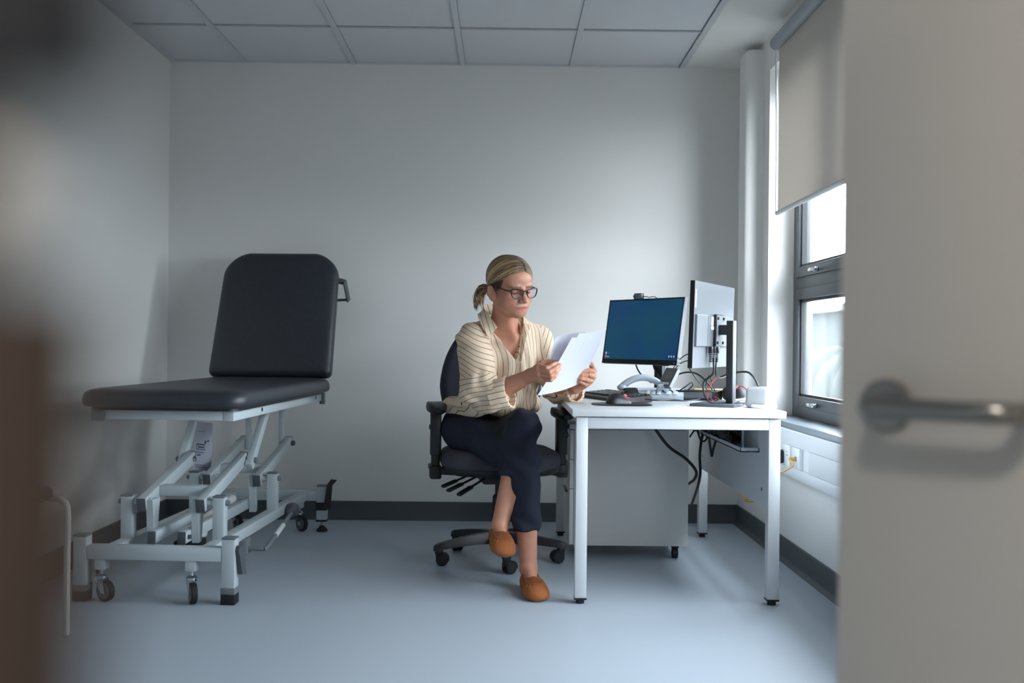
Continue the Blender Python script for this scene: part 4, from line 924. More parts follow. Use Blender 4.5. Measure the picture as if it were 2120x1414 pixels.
def nets(prims, vox, n=16, disp=None, smooth=0):
    lo = np.min([q.c - q.r for q in prims if q.op == 'u'], 0) - .02; hi = np.max([q.c + q.r for q in prims if q.op == 'u'], 0) + .02
    dim = np.ceil((hi - lo) / (vox * n)).astype(int) + 1; N = dim * n + 2
    g = np.stack(np.meshgrid(*[np.arange(k) for k in dim], indexing='ij'), -1).reshape(-1, 3)
    cen = (lo + (g + .5) * n * vox).astype(np.float32); hd = n * vox * .5 * math.sqrt(3)
    D = np.stack([q.fn(cen) for q in prims], 1)
    d = ev(prims, cen); act = np.abs(d) < hd * 1.5 + .012
    ii = np.arange(n + 1); off = np.stack(np.meshgrid(ii, ii, ii, indexing='ij'), -1).reshape(-1, 3)
    sid = lambda i: (i[..., 0] * N[1] + i[..., 1]) * N[2] + i[..., 2]
    ids, pos, quads = [], [], []
    cor = [(a, b, c) for a in (0, 1) for b in (0, 1) for c in (0, 1)]
    edges = [(a, b) for a in range(8) for b in range(a + 1, 8) if bin(a ^ b).count('1') == 1]
    ca = np.array(cor, np.float32)
    uidx = [j for j, q in enumerate(prims) if q.op == 'u']
    for bi in np.nonzero(act)[0]:
        row = D[bi]; m = min(row[j] for j in uidx)
        sel = [q for j, q in enumerate(prims) if (q.op == 'u' and row[j] < m + 2.4 * hd + q.k * 1.5) or (q.op == 's' and row[j] < 1.3 * hd + q.k + .01)]
        base = g[bi] * n; P = (lo + (base + off) * vox).astype(np.float32); v = ev(sel, P)
        if disp is not None: v = v + disp(P)
        if v.min() > 0 or v.max() < 0: continue
        v = v.reshape(n + 1, n + 1, n + 1)
        C = np.stack([v[a:a + n, b:b + n, c:c + n] for a, b, c in cor], -1).reshape(-1, 8); s = C < 0
        cells = np.nonzero(s.any(1) & ~s.all(1))[0]
        if not len(cells): continue
        Cc = C[cells]; acc = np.zeros((len(cells), 3), np.float32); cnt = np.zeros(len(cells), np.float32)
        for a, b in edges:
            x = (Cc[:, a] < 0) != (Cc[:, b] < 0); t = Cc[:, a] / np.where(x, Cc[:, a] - Cc[:, b], 1)
            acc += np.where(x[:, None], ca[a] + (ca[b] - ca[a]) * t[:, None], 0); cnt += x
        loc = np.stack(np.unravel_index(cells, (n, n, n)), -1)
        ids.append(sid(base + loc)); pos.append(lo + (base + loc + acc / cnt[:, None]) * vox)
        for ax in range(3):
            o1, o2 = [(1, 2), (2, 0), (0, 1)][ax]
            sl0 = [slice(0, n)] * 3; sl1 = [slice(0, n)] * 3; sl1[ax] = slice(1, n + 1)
            a = v[tuple(sl0)] < 0; b = v[tuple(sl1)] < 0; e = np.stack(np.nonzero(a != b), -1)
            if not len(e): continue
            fl = a[tuple(e.T)]; G = base + e; d1 = np.zeros(3, int); d1[o1] = 1; d2 = np.zeros(3, int); d2[o2] = 1
            q = np.stack([sid(G - d1 - d2), sid(G - d2), sid(G), sid(G - d1)], 1); q[~fl] = q[~fl][:, ::-1]; quads.append(q)
    ids = np.concatenate(ids); pos = np.concatenate(pos); quads = np.concatenate(quads)
    o = np.argsort(ids); ids = ids[o]; pos = pos[o]
    k = np.searchsorted(ids, quads); k = np.clip(k, 0, len(ids) - 1); ok = (ids[k] == quads).all(1); F = k[ok]
    for _ in range(smooth):
        s_ = np.zeros_like(pos); c_ = np.zeros(len(pos))
        for a, b in ((0, 1), (1, 2), (2, 3), (3, 0)):
            for x, y in ((a, b), (b, a)): np.add.at(s_, F[:, x], pos[F[:, y]]); np.add.at(c_, F[:, x], 1)
        pos = pos * .5 + .5 * s_ / np.maximum(c_, 1)[:, None]
    return pos.astype(np.float32), F
def biggest(pos, F):
    """drops loose crumbs: keeps the largest connected piece"""
    lab = np.arange(len(pos))
    while True:
        m = lab[F].min(1); new = lab.copy(); np.minimum.at(new, F.ravel(), np.repeat(m, 4)); new = new[new]
        if (new == lab).all(): break
        lab = new
    u, c = np.unique(lab, return_counts=True); k = u[c.argmax()]; keep = lab == k; idx = np.cumsum(keep) - 1
    return pos[keep], idx[F[keep[F].all(1)]]
def npmesh(name, pos, F, m, parent, color=None, scal=None, cname='col'):
    me = bpy.data.meshes.new(name)
    p = pos
    if parent is not None:
        inv = np.array(MW[parent].inverted()); p = pos @ inv[:3, :3].T.astype(np.float32) + inv[:3, 3].astype(np.float32)
    k = F.shape[1]
    me.vertices.add(len(p)); me.vertices.foreach_set('co', p.astype(np.float32).ravel())
    me.loops.add(F.size); me.loops.foreach_set('vertex_index', F.astype(np.int32).ravel())
    me.polygons.add(len(F)); me.polygons.foreach_set('loop_start', np.arange(0, F.size, k, dtype=np.int32))
    me.update(calc_edges=True); me.validate(); me.shade_smooth()
    if color is not None:
        a = me.color_attributes.new(cname, 'FLOAT_COLOR', 'POINT'); c4 = np.ones((len(p), 4), np.float32); c4[:, :3] = color; a.data.foreach_set('color', c4.ravel())
    if scal is not None:
        for nm, val in scal.items(): a = me.attributes.new(nm, 'FLOAT', 'POINT'); a.data.foreach_set('value', val.astype(np.float32))
    me.materials.append(M[m] if isinstance(m, str) else m)
    o = bpy.data.objects.new(name, me); COL.objects.link(o)
    if parent is not None: o.parent = parent; MW[o] = MW[parent]
    else: MW[o] = Matrix()
    return o
# ---------------------------------------------------------------- the seated woman
PS = thing('person', 'seated woman with tied blond hair, striped cream blouse and navy trousers reading papers', 'person', (.02, 4.3, 0))
TL, TF, TZ = V((.82, .572, 0)).normalized(), V((.572, -.82, 0)).normalized(), V((0, 0, 1))
TR = np.array([TL, TF, TZ], np.float32).T
psi, pit, til, hs = math.radians(34), math.radians(13), math.radians(5), 1.07
hf = V((math.sin(psi) * math.cos(pit), -math.cos(psi) * math.cos(pit), -math.sin(pit))); hl0 = V((math.cos(psi), math.sin(psi), 0)); hu0 = hf.cross(hl0)
hl = hl0 * math.cos(til) + hu0 * math.sin(til); hu = hu0 * math.cos(til) - hl0 * math.sin(til)
HO = W(1057, 594, 4.2)
def HP(x, y, z):
    if z < -.01: z = -.01 + (z + .01) * .90
    return HO + (hl * x + hf * y + hu * z) * hs
HR = np.array([hl, hf, hu], np.float32).T
def hel(c, r, k=.012, op='u'): return el(HP(*c), [q * hs for q in r], HR, k, op)
def hrc(a, b, ra, rb, k=.012, op='u'): return rc(HP(*a), HP(*b), ra * hs, rb * hs, k, op)
head = [
    hel((0, -.016, .034), (.071, .092, .077), .02),
    hel((0, .022, -.030), (.0600, .060, .082), .03), hel((-.034, .040, -.058), (.026, .030, .030), .03), hel((.034, .040, -.058), (.026, .030, .030), .03),
    hel((0, .050, .040), (.056, .036, .042), .03),                       # forehead
    hrc((-.047, -.006, -.055), (-.012, .064, -.098), .020, .016, .03), hrc((.047, -.006, -.055), (.012, .064, -.098), .020, .016, .03),
    hel((0, .070, -.097), (.020, .018, .016), .02),                       # chin
    hel((-.040, .052, -.032), (.024, .024, .022), .02), hel((.040, .052, -.032), (.024, .024, .022), .02),
    hel((0, .072, -.068), (.032, .019, .026), .03),                       # muzzle
    hel((-.027, .074, .016), (.026, .016, .008), .012), hel((.027, .074, .016), (.026, .016, .008), .012),   # brow
    hrc((0, .084, .006), (0, .106, -.034), .0085, .0095, .010), hel((0, .108, -.038), (.0105, .011, .0095), .008),
    hel((-.0125, .097, -.042), (.0082, .010, .0075), .006), hel((.0125, .097, -.042), (.0082, .010, .0075), .006),
    hel((-.033, .090, -.004), (.017, .016, .011), .012, 's'), hel((.033, .090, -.004), (.017, .016, .011), .012, 's'),
    hel((-.032, .068, -.005), (.0145, .0145, .012), .003), hel((.032, .068, -.005), (.0145, .0145, .012), .003),   # lids
    hel((-.003, .0840, -.0665), (.027, .0085, .0046), .006), hel((-.002, .0840, -.0755), (.022, .0085, .0056), .006),       # lips
    hrc((-.026, .0860, -.0712), (.021, .0885, -.0712), .0014, .0014, .003, 's'),
    hrc((-.006, .096, -.048), (-.006, .098, -.052), .003, .003, .003, 's'), hrc((.006, .096, -.048), (.006, .098, -.052), .003, .003, .003, 's'),
    
]
for s in (-1, 1):
    er = np.array([hl * s * .86 + hf * .51, (hf * .86 - hl * s * .51), hu], np.float32)
    tilt_ = .34; e1 = er[1] * math.cos(tilt_) - er[2] * math.sin(tilt_) * -1; e2_ = er[2] * math.cos(tilt_) - er[1] * math.sin(tilt_); er = np.array([er[0], e1, e2_]).T
    ec = HP(s * .0800, -.012, -.026); e0 = V(er[:, 0])
    head += [el(ec, (.0075 * hs, .0175 * hs, .033 * hs), er, .005), el(ec + e0 * .0085 + V(er[:, 1]) * .003 + hu * .004, (.008 * hs, .0125 * hs, .023 * hs), er, .004, 's'), el(ec + V(er[:, 1]) * .010 - hu * .024, (.006 * hs, .008 * hs, .010 * hs), er, .006), el(ec + V(er[:, 1]) * .013 + e0 * .001 - hu * .004, (.005 * hs, .005 * hs, .008 * hs), er, .004)]
neck_b = W(1042, 694, 4.335)
head += [rc(HP(0, -.024, -.06), neck_b, .054, .060, .03), rc(HP(-.042, -.004, -.068), W(1064, 700, 4.285), .009, .007, .03)]
# arms and hands
Rsh, Rel, Rwr = W(978, 704, 4.275), W(1000, 825, 4.14), W(1098, 778, 4.0)
Lsh, Lel, Lwr = W(1114, 704, 4.455), W(1152, 815, 4.34), W(1192, 801, 4.165)
def shrink(l, d): return l
chest_c = W(1046, 730, 4.375)
body = [el(chest_c, (.150, .103, .14), TR, .03), rc(W(1010, 680, 4.315), Rsh, .040, .046, .04), rc(W(1080, 682, 4.40), Lsh, .038, .046, .04),
        el(W(1036, 800, 4.40), (.14, .11, .14), TR, .05), el(W(1014, 892, 4.46), (.15, .11, .085), TR, .04),
        rc(W(1060, 694, 4.29), W(1015, 688, 4.27), .008, .009, .02), rc(W(1068, 696, 4.30), W(1090, 692, 4.36), .008, .009, .02),
        rc(Rsh, Rel, .045, .038, .03), rc(Rel, Rel.lerp(Rwr, .4), .038, .042, .03), rc(Rel.lerp(Rwr, .4), Rwr, .042, .027, .03),
        rc(Lsh, Lel, .045, .037, .03), rc(Lel, Lel.lerp(Lwr, .35), .037, .034, .03), rc(Lel.lerp(Lwr, .35), Lwr, .034, .0235, .03)]
def hand(wr, fingers, thumb, rad=1.0):
    out = []
    for f in fingers:
        out.append(rc(wr, f[0], .019, .0115, .018))
    for f in fingers:
        rr = [.0105, .0092, .0082, .0066]
        if f is fingers[3]: rr = [.009, .008, .007, .0058]
        for a in range(3): out.append(rc(f[a], f[a + 1], rr[a] * rad, rr[a + 1] * rad, .003))
    rr = [.014, .0115, .0098, .0075]
    for a in range(3): out.append(rc(thumb[a], thumb[a + 1], rr[a], rr[a + 1], .005))
    return out
Wl = lambda l: [W(*p) for p in l]
RH = [Wl(((1115, 757, 3.95), (1132, 762, 3.915), (1143, 756, 3.92), (1152, 751, 3.94))), Wl(((1114, 767, 3.945), (1138, 769, 3.908), (1150, 762, 3.915), (1160, 755, 3.94))),
      Wl(((1117, 778, 3.945), (1141, 778, 3.91), (1151, 770, 3.915), (1159, 763, 3.94))), Wl(((1121, 787, 3.955), (1141, 787, 3.92), (1149, 780, 3.922), (1155, 773, 3.942)))]
RT = Wl(((1108, 764, 3.985), (1122, 752, 3.985), (1137, 749, 3.98), (1151, 749, 3.968)))
LH = [Wl(((1229, 770, 4.135), (1221, 767, 4.075), (1204, 769, 4.065), (1190, 771, 4.07))), Wl(((1229, 780, 4.125), (1221, 777, 4.07), (1205, 777, 4.06), (1192, 777, 4.065))),
      Wl(((1223, 789, 4.12), (1215, 786, 4.07), (1204, 784, 4.06), (1195, 783, 4.065))), Wl(((1213, 796, 4.12), (1207, 793, 4.08), (1201, 790, 4.07), (1196, 789, 4.075)))]
LT = Wl(((1208, 790, 4.15), (1230, 768, 4.15), (1224, 755, 4.125), (1209, 754, 4.10)))
body += hand(Rwr, RH, RT) + hand(Lwr, LH, LT)
# legs
Rhip, Rkn, Ran = W(965, 893, 4.42), W(1084, 950, 4.05), W(1094, 1178, 3.95)
Lhip, Lkn, Lan = W(1062, 890, 4.50), W(1086, 884, 4.10), W(1034, 1090, 3.99)
body += [rc(Rhip, Rkn, .075, .05, .03), rc(Rkn, Rkn.lerp(Ran, .35), .048, .050, .03), rc(Rkn.lerp(Ran, .35), Ran, .050, .0335, .03),
         rc(Lhip, Lkn, .075, .05, .03), rc(Lkn, Lkn.lerp(Lan, .35), .044, .048, .03), rc(Lkn.lerp(Lan, .35), Lan, .048, .033, .03)]
def shoe_frame(o, f, u):
    f = V(f).normalized(); x = f.cross(V(u)).normalized(); u = x.cross(f); return (V(o), x, f, u)
SR = shoe_frame(V((W(1104, 1220, 3.85).x, 3.855, 0)), (.16, -.985, 0), (0, 0, 1))
SLo = V((W(1035, 1130, 3.92).x, 3.925, .163)); SL = shoe_frame(SLo, (.14, -.975, -.10), (.14, -.10, 1))
def SP(S, x, y, z): return S[0] + S[1] * x + S[2] * y + S[3] * z
for S, an in ((SR, Ran), (SL, Lan)):
    body += [rc(an, SP(S, 0, -.082, .040), .031, .023, .012), rc(an, SP(S, 0, .01, .036), .029, .020, .016), rc(SP(S, 0, -.082, .036), SP(S, 0, .07, .024), .024, .019, .016)]
pos, F = nets(head + body, .0023, disp=None, smooth=1)
pos, F = biggest(pos, F)
# skin colour: freckled base, lips, brows, lashes, flushed cheeks and knuckles, painted crease shade
q = (pos - np.array(HO, np.float32)) @ HR / hs
hx, hy, hz = q[:, 0], q[:, 1], np.where(q[:, 2] < -.01, -.01 + (q[:, 2] + .01) / .90, q[:, 2])
skin = np.array(lin(198, 143, 117)[:3]); col = np.tile(skin, (len(pos), 1))
def tint(wgt, rgb): global col; col = col * (1 - wgt[:, None]) + np.array(lin(*rgb)[:3]) * wgt[:, None]
n_ = .5 + .5 * np.sin(pos[:, 0] * 91 + 2 * np.sin(pos[:, 2] * 63)) * np.sin(pos[:, 2] * 83 + 2 * np.sin(pos[:, 1] * 71)); tint(n_ * .28, (186, 120, 96))
G = lambda c, r: np.exp(-(((hx - c[0]) / r[0]) ** 2 + ((hy - c[1]) / r[1]) ** 2 + ((hz - c[2]) / r[2]) ** 2))
for s in (-1, 1):
    tint(G((s * .042, .06, -.034), (.02, .03, .018)) * .6, (198, 112, 96))
    brow = np.exp(-((hz - (.0135 + .004 * np.cos((np.abs(hx) - .030) * 55))) / .0035) ** 2) * (np.abs(hx - s * .031) < .021) * (hy > .05); tint(brow * .8, (98, 70, 52))
    lash = np.exp(-((hz - (-.0095 + 9 * (hx - s * .032) ** 2)) / .003) ** 2) * (np.abs(hx - s * .032) < .0155) * (hy > .06); tint(lash * .95, (44, 30, 28))
    crease = np.exp(-((hz - (.0035 - 9 * (hx - s * .032) ** 2)) / .0016) ** 2) * (np.abs(hx - s * .032) < .014) * (hy > .06); tint(crease * .4, (140, 92, 76))
lip = (np.exp(-((hz + .0715) / .009) ** 4) * np.exp(-((hx + .002) / .026) ** 4) * (hy > .074)); tint(lip * .75, (166, 86, 82))
tint(np.exp(-((hz + .0712) / .0022) ** 2) * np.exp(-((hx + .002) / .027) ** 4) * (hy > .066) * .85, (110, 56, 52))
for s in (-1, 1):
    for (a, c_, wd_, st) in (((.019, -.044), (.030, -.068), .0022, .38), ((.020, -.014), (.034, -.021), .0018, .25), ((.023, -.073), (.026, -.088), .0020, .3)):
        ex, ez = c_[0] - a[0], c_[1] - a[1]; u_ = np.clip(((hx * s - a[0]) * ex + (hz - a[1]) * ez) / (ex * ex + ez * ez), 0, 1)
        dd_ = np.hypot(hx * s - a[0] - u_ * ex, hz - a[1] - u_ * ez); tint(np.exp(-(dd_ / wd_) ** 2) * (hy > .05) * st, (140, 88, 70))  # shade of the face folds and wrinkles painted into the skin colour
tint(G((0, .11, -.036), (.014, .014, .012)) * .3, (200, 126, 108))
arm_w = np.exp(-np.minimum.reduce([((pos - np.array(p, np.float32)) ** 2).sum(1) for p in (Rel.lerp(Rwr, .5), Rwr, Rel.lerp(Rwr, .75), W(1072, 715, 4.27), W(1066, 690, 4.29))]) / .07 ** 2); tint(arm_w * .45, (184, 120, 92))
for f in RH + LH + [RT, LT]:
    tip = np.array(f[3], np.float32); d = ((pos - tip) ** 2).sum(1); tint(np.exp(-d / .006 ** 2) * .5, (226, 170, 158))
M['skin'] = attr_mat('skin', 'col', .48, sub=.12, bump=.06, bscale=700)
npmesh('body', pos, F, 'skin', PS, col)
# ---------------------------------------------------------------- blouse
ax_R = (Rwr - Rel).normalized()
cufA, cufB = W(1022, 820, 4.085), W(1056, 812, 4.062)
blo = [el(chest_c, (.166, .117, .150), TR, .03), el(W(1036, 800, 4.395), (.178, .140, .125), TR, .05), el(W(1028, 836, 4.425), (.205, .165, .078), TR, .04),
       el(W(1048, 752, 4.30), (.12, .055, .07), TR, .05),
       rc(W(1012, 678, 4.315), Rsh, .050, .062, .04), rc(W(1079, 680, 4.40), Lsh, .046, .060, .04),
       rc(Rsh, W(993, 800, 4.145), .066, .080, .03), rc(W(994, 806, 4.13), cufA, .080, .066, .03), el(W(1006, 828, 4.115), (.05, .05, .04), None, .03), rc(cufA, cufA.lerp(cufB, .25), .063, .060, .01),
       rc(Lsh, W(1150, 806, 4.345), .062, .056, .03), rc(W(1150, 810, 4.34), W(1183, 815, 4.235), .054, .040, .02), rc(W(940, 846, 4.40), W(932, 866, 4.42), .05, .035, .03)]
vp = [W(1010, 640, 4.27), W(1027, 688, 4.25), W(1048, 722, 4.24), W(1073, 743, 4.24), W(1077, 722, 4.27), W(1079, 695, 4.29), W(1085, 640, 4.33)]
vp2 = [((p - chest_c).dot(TL), (p - chest_c).z) for p in vp]
vp2 = [(vp2[0][0], vp2[0][1] + .15)] + vp2 + [(vp2[-1][0], vp2[-1][1] + .15)]
sub_ = [cutpoly(vp2, chest_c, TL, TZ, TF, .0, .3, .004), rc(W(1043, 690, 4.335), HP(0, -.02, -.05), .066, .072, .006, 's'),
        plane(W(1028, 855, 4.42), (0.05, 0, -1), .012)]
Relf, Lelf = np.array(W(1003, 808, 4.12), np.float32), np.array(Lel, np.float32)
cc_ = np.array(chest_c, np.float32); TLf = np.array(TL, np.float32); TFf = np.array(TF, np.float32)
def folds(P):
    r = P - cc_; l = r @ TLf; z = r[:, 2]
    body_w = np.clip(1 - np.abs(l) / .16, 0, 1)
    d = .0065 * body_w * np.sin(l * 85 + 2.2 * np.sin(z * 17 + l * 12)) * np.clip(.5 - z * 3.2, .2, 1.2)
    hem = np.clip((-z - .10) / .1, 0, 1); d += .009 * hem * np.sin(l * 62 + 1.5 * np.sin(z * 40))
    e = P - Relf; we = np.exp(-(e ** 2).sum(1) / .075 ** 2)
    d += we * .011 * np.sin(e[:, 0] * 75 + e[:, 2] * 60 + 1.8 * np.sin(e[:, 2] * 45 - e[:, 0] * 30))
    s_ = P - np.array(Rsh, np.float32); ws = np.exp(-(s_ ** 2).sum(1) / .11 ** 2); d += ws * .0075 * np.sin(s_[:, 0] * 40 + s_[:, 2] * 70 + 1.3 * np.sin(s_[:, 2] * 31))
    e = P - Lelf; wl_ = np.exp(-(e ** 2).sum(1) / .08 ** 2); d += wl_ * .007 * np.sin(e[:, 0] * 90 - e[:, 2] * 40 + 2 * np.sin(e[:, 2] * 50))
    return d
pos, F = nets(blo + sub_, .0036, disp=folds, smooth=1); pos, F = biggest(pos, F)
def stripe(pos):
    r = pos - cc_; l = r @ TLf; f = r @ TFf; z = r[:, 2]
    s_t = np.where(f > -.03, l + .22 * np.clip(.05 - l, 0, 1) * 0 + .16 * z * np.clip((.08 - l) / .15, 0, 1), l) + .004 * np.sin(z * 22 + l * 20)
    x, zz = pos[:, 0], pos[:, 2]
    s_u = x * .40 + zz * .92 + .004 * np.sin(x * 40); s_c = -.33 * x + .94 * zz + .006 * np.sin(x * 30 + zz * 20); s_l = np.where(zz > float(Lel.z) + .045, .95 * x - .3 * zz, .25 * x + .6 * pos[:, 1] + .75 * zz)
    seg = lambda a, b: (lambda q, d: np.sqrt((((q - np.clip((q @ d) / (d @ d), 0, 1)[:, None] * d)) ** 2).sum(1)))(pos - np.array(a, np.float32), np.array(b, np.float32) - np.array(a, np.float32))
    du = seg(Rsh + V((-.01, 0, .01)), W(993, 770, 4.16)) - .068; dc = seg(W(994, 806, 4.145), cufB) - .07; dl_ = seg(Lsh, Lel) - .06
    dt = np.maximum(np.abs(l) - .12, 0) + np.where(z < -.1, 0, 0) - .004
    k = np.argmin(np.stack([dt, du, dc, dl_ + .006], 1), 1)
    return np.choose(k, [s_t, s_u, s_c, s_l])
def stripe_mat():
    m = mat('striped_linen', (222, 198, 170), .85, bump=.25, bscale=900); t = m.node_tree; p = t.nodes['Principled BSDF']
    a = t.nodes.new('ShaderNodeAttribute'); a.attribute_name = 'stripe'
    d = t.nodes.new('ShaderNodeMath'); d.operation = 'DIVIDE'; d.inputs[1].default_value = .0205
    fr = t.nodes.new('ShaderNodeMath'); fr.operation = 'FRACT'; lt = t.nodes.new('ShaderNodeMath'); lt.operation = 'LESS_THAN'; lt.inputs[1].default_value = .10
    mx = t.nodes.new('ShaderNodeMix'); mx.data_type = 'RGBA'; mx.inputs['A'].default_value = lin(222, 199, 172); mx.inputs['B'].default_value = lin(70, 50, 44)
    t.links.new(a.outputs['Fac'], d.inputs[0]); t.links.new(d.outputs[0], fr.inputs[0]); t.links.new(fr.outputs[0], lt.inputs[0]); t.links.new(lt.outputs[0], mx.inputs['Factor']); t.links.new(mx.outputs['Result'], p.inputs['Base Color'])
    return m
M['blouse'] = stripe_mat()
BLO = npmesh('blouse', pos, F, 'blouse', PS, None, {'stripe': stripe(pos)})
def bstripe(name, b, fn, parent=PS, smooth=50):
    o = obj(name, b, 'blouse', parent, smooth=smooth); a = o.data.attributes.new('stripe', 'FLOAT', 'POINT')
    a.data.foreach_set('value', np.array([fn(V(v)) for v in b.v], np.float32)); return o
def sheet2(ea, eb, th=.004, sub=5, nv=5, bulge=.006):
    """thin cloth between two edges"""
    ea, eb = cat([V(p) for p in ea], sub), cat([V(p) for p in eb], sub); n = len(ea); vs = []; f = []
    for sg in (0, 1):
        for i in range(n):
            nr = ((ea[min(i + 1, n - 1)] - ea[max(i - 1, 0)]).cross(eb[i] - ea[i])).normalized()
            for j in range(nv + 1): t = j / nv; vs.append(ea[i].lerp(eb[i], t) + nr * (bulge * math.sin(PI * t) * (1) - sg * th))
    o = n * (nv + 1); w1 = nv + 1
    for i in range(n - 1):
        for j in range(nv): a = i * w1 + j; f.append((a, a + 1, a + w1 + 1, a + w1)); f.append((o + a, o + a + w1, o + a + w1 + 1, o + a + 1))
        f.append((i * w1, (i + 1) * w1, o + (i + 1) * w1, o + i * w1)); f.append((i * w1 + nv, o + i * w1 + nv, o + (i + 1) * w1 + nv, (i + 1) * w1 + nv))
    for j in range(nv): f.append((j, o + j, o + j + 1, j + 1)); a = (n - 1) * w1 + j; f.append((a, a + 1, o + a + 1, o + a))
    return B().add(vs, f)
fold_ = [W(1030, 678, 4.225), W(1014, 654, 4.235), W(1000, 635, 4.285), W(1008, 630, 4.37), W(1040, 632, 4.42), W(1070, 642, 4.42), W(1083, 655, 4.365), W(1084, 676, 4.30)]
outer_ = [W(1012, 698, 4.205), W(998, 676, 4.225), W(989, 654, 4.275), W(994, 650, 4.40), W(1040, 652, 4.465), W(1084, 657, 4.455), W(1098, 668, 4.38), W(1092, 694, 4.285)]
bstripe('collar', sheet2(fold_, outer_, bulge=-.007), lambda p: p.x * .96 + p.z * .30)
bstripe('placket', sheet2([W(1084, 668, 4.295), W(1080, 700, 4.268), W(1076, 730, 4.236), W(1074, 746, 4.228)], [W(1092, 670, 4.30), W(1089, 700, 4.262), W(1083, 730, 4.23), W(1078, 752, 4.224)], .005, bulge=.002), lambda p: p.x * .96 + p.z * .22)
# turned-up cuffs
def cuff(a, b, ru, rv, up, th=.006):
    a, b = V(a), V(b); d = (b - a).normalized(); u = (V(up) - d * d.dot(V(up))).normalized(); v = d.cross(u); n = 36; loops = []
    for t, off in ((.0, 0), (.03, .003), (.5, .0015), (.97, .004), (1.0, .002), (1.0, -th), (.5, -th), (0, -th)):
        loops.append([a.lerp(b, t) + u * ((ru + off + .0018 * math.sin(5 * k + 7 * t)) * math.cos(2 * PI * k / n)) + v * ((rv + off + .0018 * math.cos(4 * k)) * math.sin(2 * PI * k / n)) for k in range(n)])
    bb = B().loft(loops, cap=False); m = len(loops); n_ = n; o = len(bb.v)
    bb.f += [((m - 1) * n_ + i, (m - 1) * n_ + (i + 1) % n_, (i + 1) % n_, i) for i in range(n_)]
    return bb, u, v, a
for nm, a, b_, ru, rv in (('cuff', cufA.lerp(cufB, -.05), cufB, .064, .064), ('cuff', W(1180, 815, 4.25), W(1192, 812, 4.19), .043, .037)):
    bb, u, v, a = cuff(a, b_, ru, rv, (0, 0, 1)); bstripe(nm, bb, lambda p, u=u, v=v, a=a: math.atan2((p - a).dot(v), (p - a).dot(u)) * .055 + .004)
# ---------------------------------------------------------------- trousers
Rhem, Lhem = W(1093, 1101, 3.97), W(1061, 989, 4.045)
tro = [el(W(1010, 884, 4.465), (.188, .145, .105), TR, .05), rc(Rhip, Rkn, .100, .072, .04), rc(Lhip, Lkn, .096, .071, .04),
       rc(Rkn, Rhem + V((0, 0, -.05)), .068, .055, .02), rc(Lkn, Lhem + (Lhem - Lkn) * .3, .068, .061, .02), el(W(945, 880, 4.44), (.06, .06, .06), None, .05)]
dR, dL = (Rhem - Rkn).normalized(), (Lhem - Lkn).normalized()
Lcut = plane(Lhem, dL, .003); Rcut = plane(Rhem, dR, .003)
# each hem only cuts its own leg
legR = rc(Rkn, Rhem + V((0, 0, -.05)), .068, .055, .02); legL = rc(Lkn, Lhem + (Lhem - Lkn) * .3, .068, .061, .02)
def capped(leg, pl): return P_(lambda p: np.maximum(leg.fn(p), -pl.fn(p)), leg.c, leg.r, .02, 'u')
tro = tro[:3] + [capped(legR, Rcut), capped(legL, Lcut), tro[5]]
def tfold(P):
    d = .0045 * np.sin(P[:, 0] * 55 + P[:, 2] * 30 + 2 * np.sin(P[:, 2] * 26))
    k = P - np.array(Lkn, np.float32); w_ = np.exp(-(k ** 2).sum(1) / .09 ** 2); d += w_ * .006 * np.sin(k[:, 0] * 60 - k[:, 2] * 80)
    g = P - np.array(W(1050, 870, 4.36), np.float32); w_ = np.exp(-(g ** 2).sum(1) / .1 ** 2); d += w_ * .006 * np.sin(g[:, 2] * 90 + g[:, 0] * 40)
    return d
pos, F = nets(tro, .0042, disp=tfold, smooth=1); pos, F = biggest(pos, F)
M['navyt'] = mat('navy_trousers', (20, 27, 46), .8, noise=.12, nscale=300, bump=.15, bscale=800)
npmesh('trousers', pos, F, 'navyt', PS)
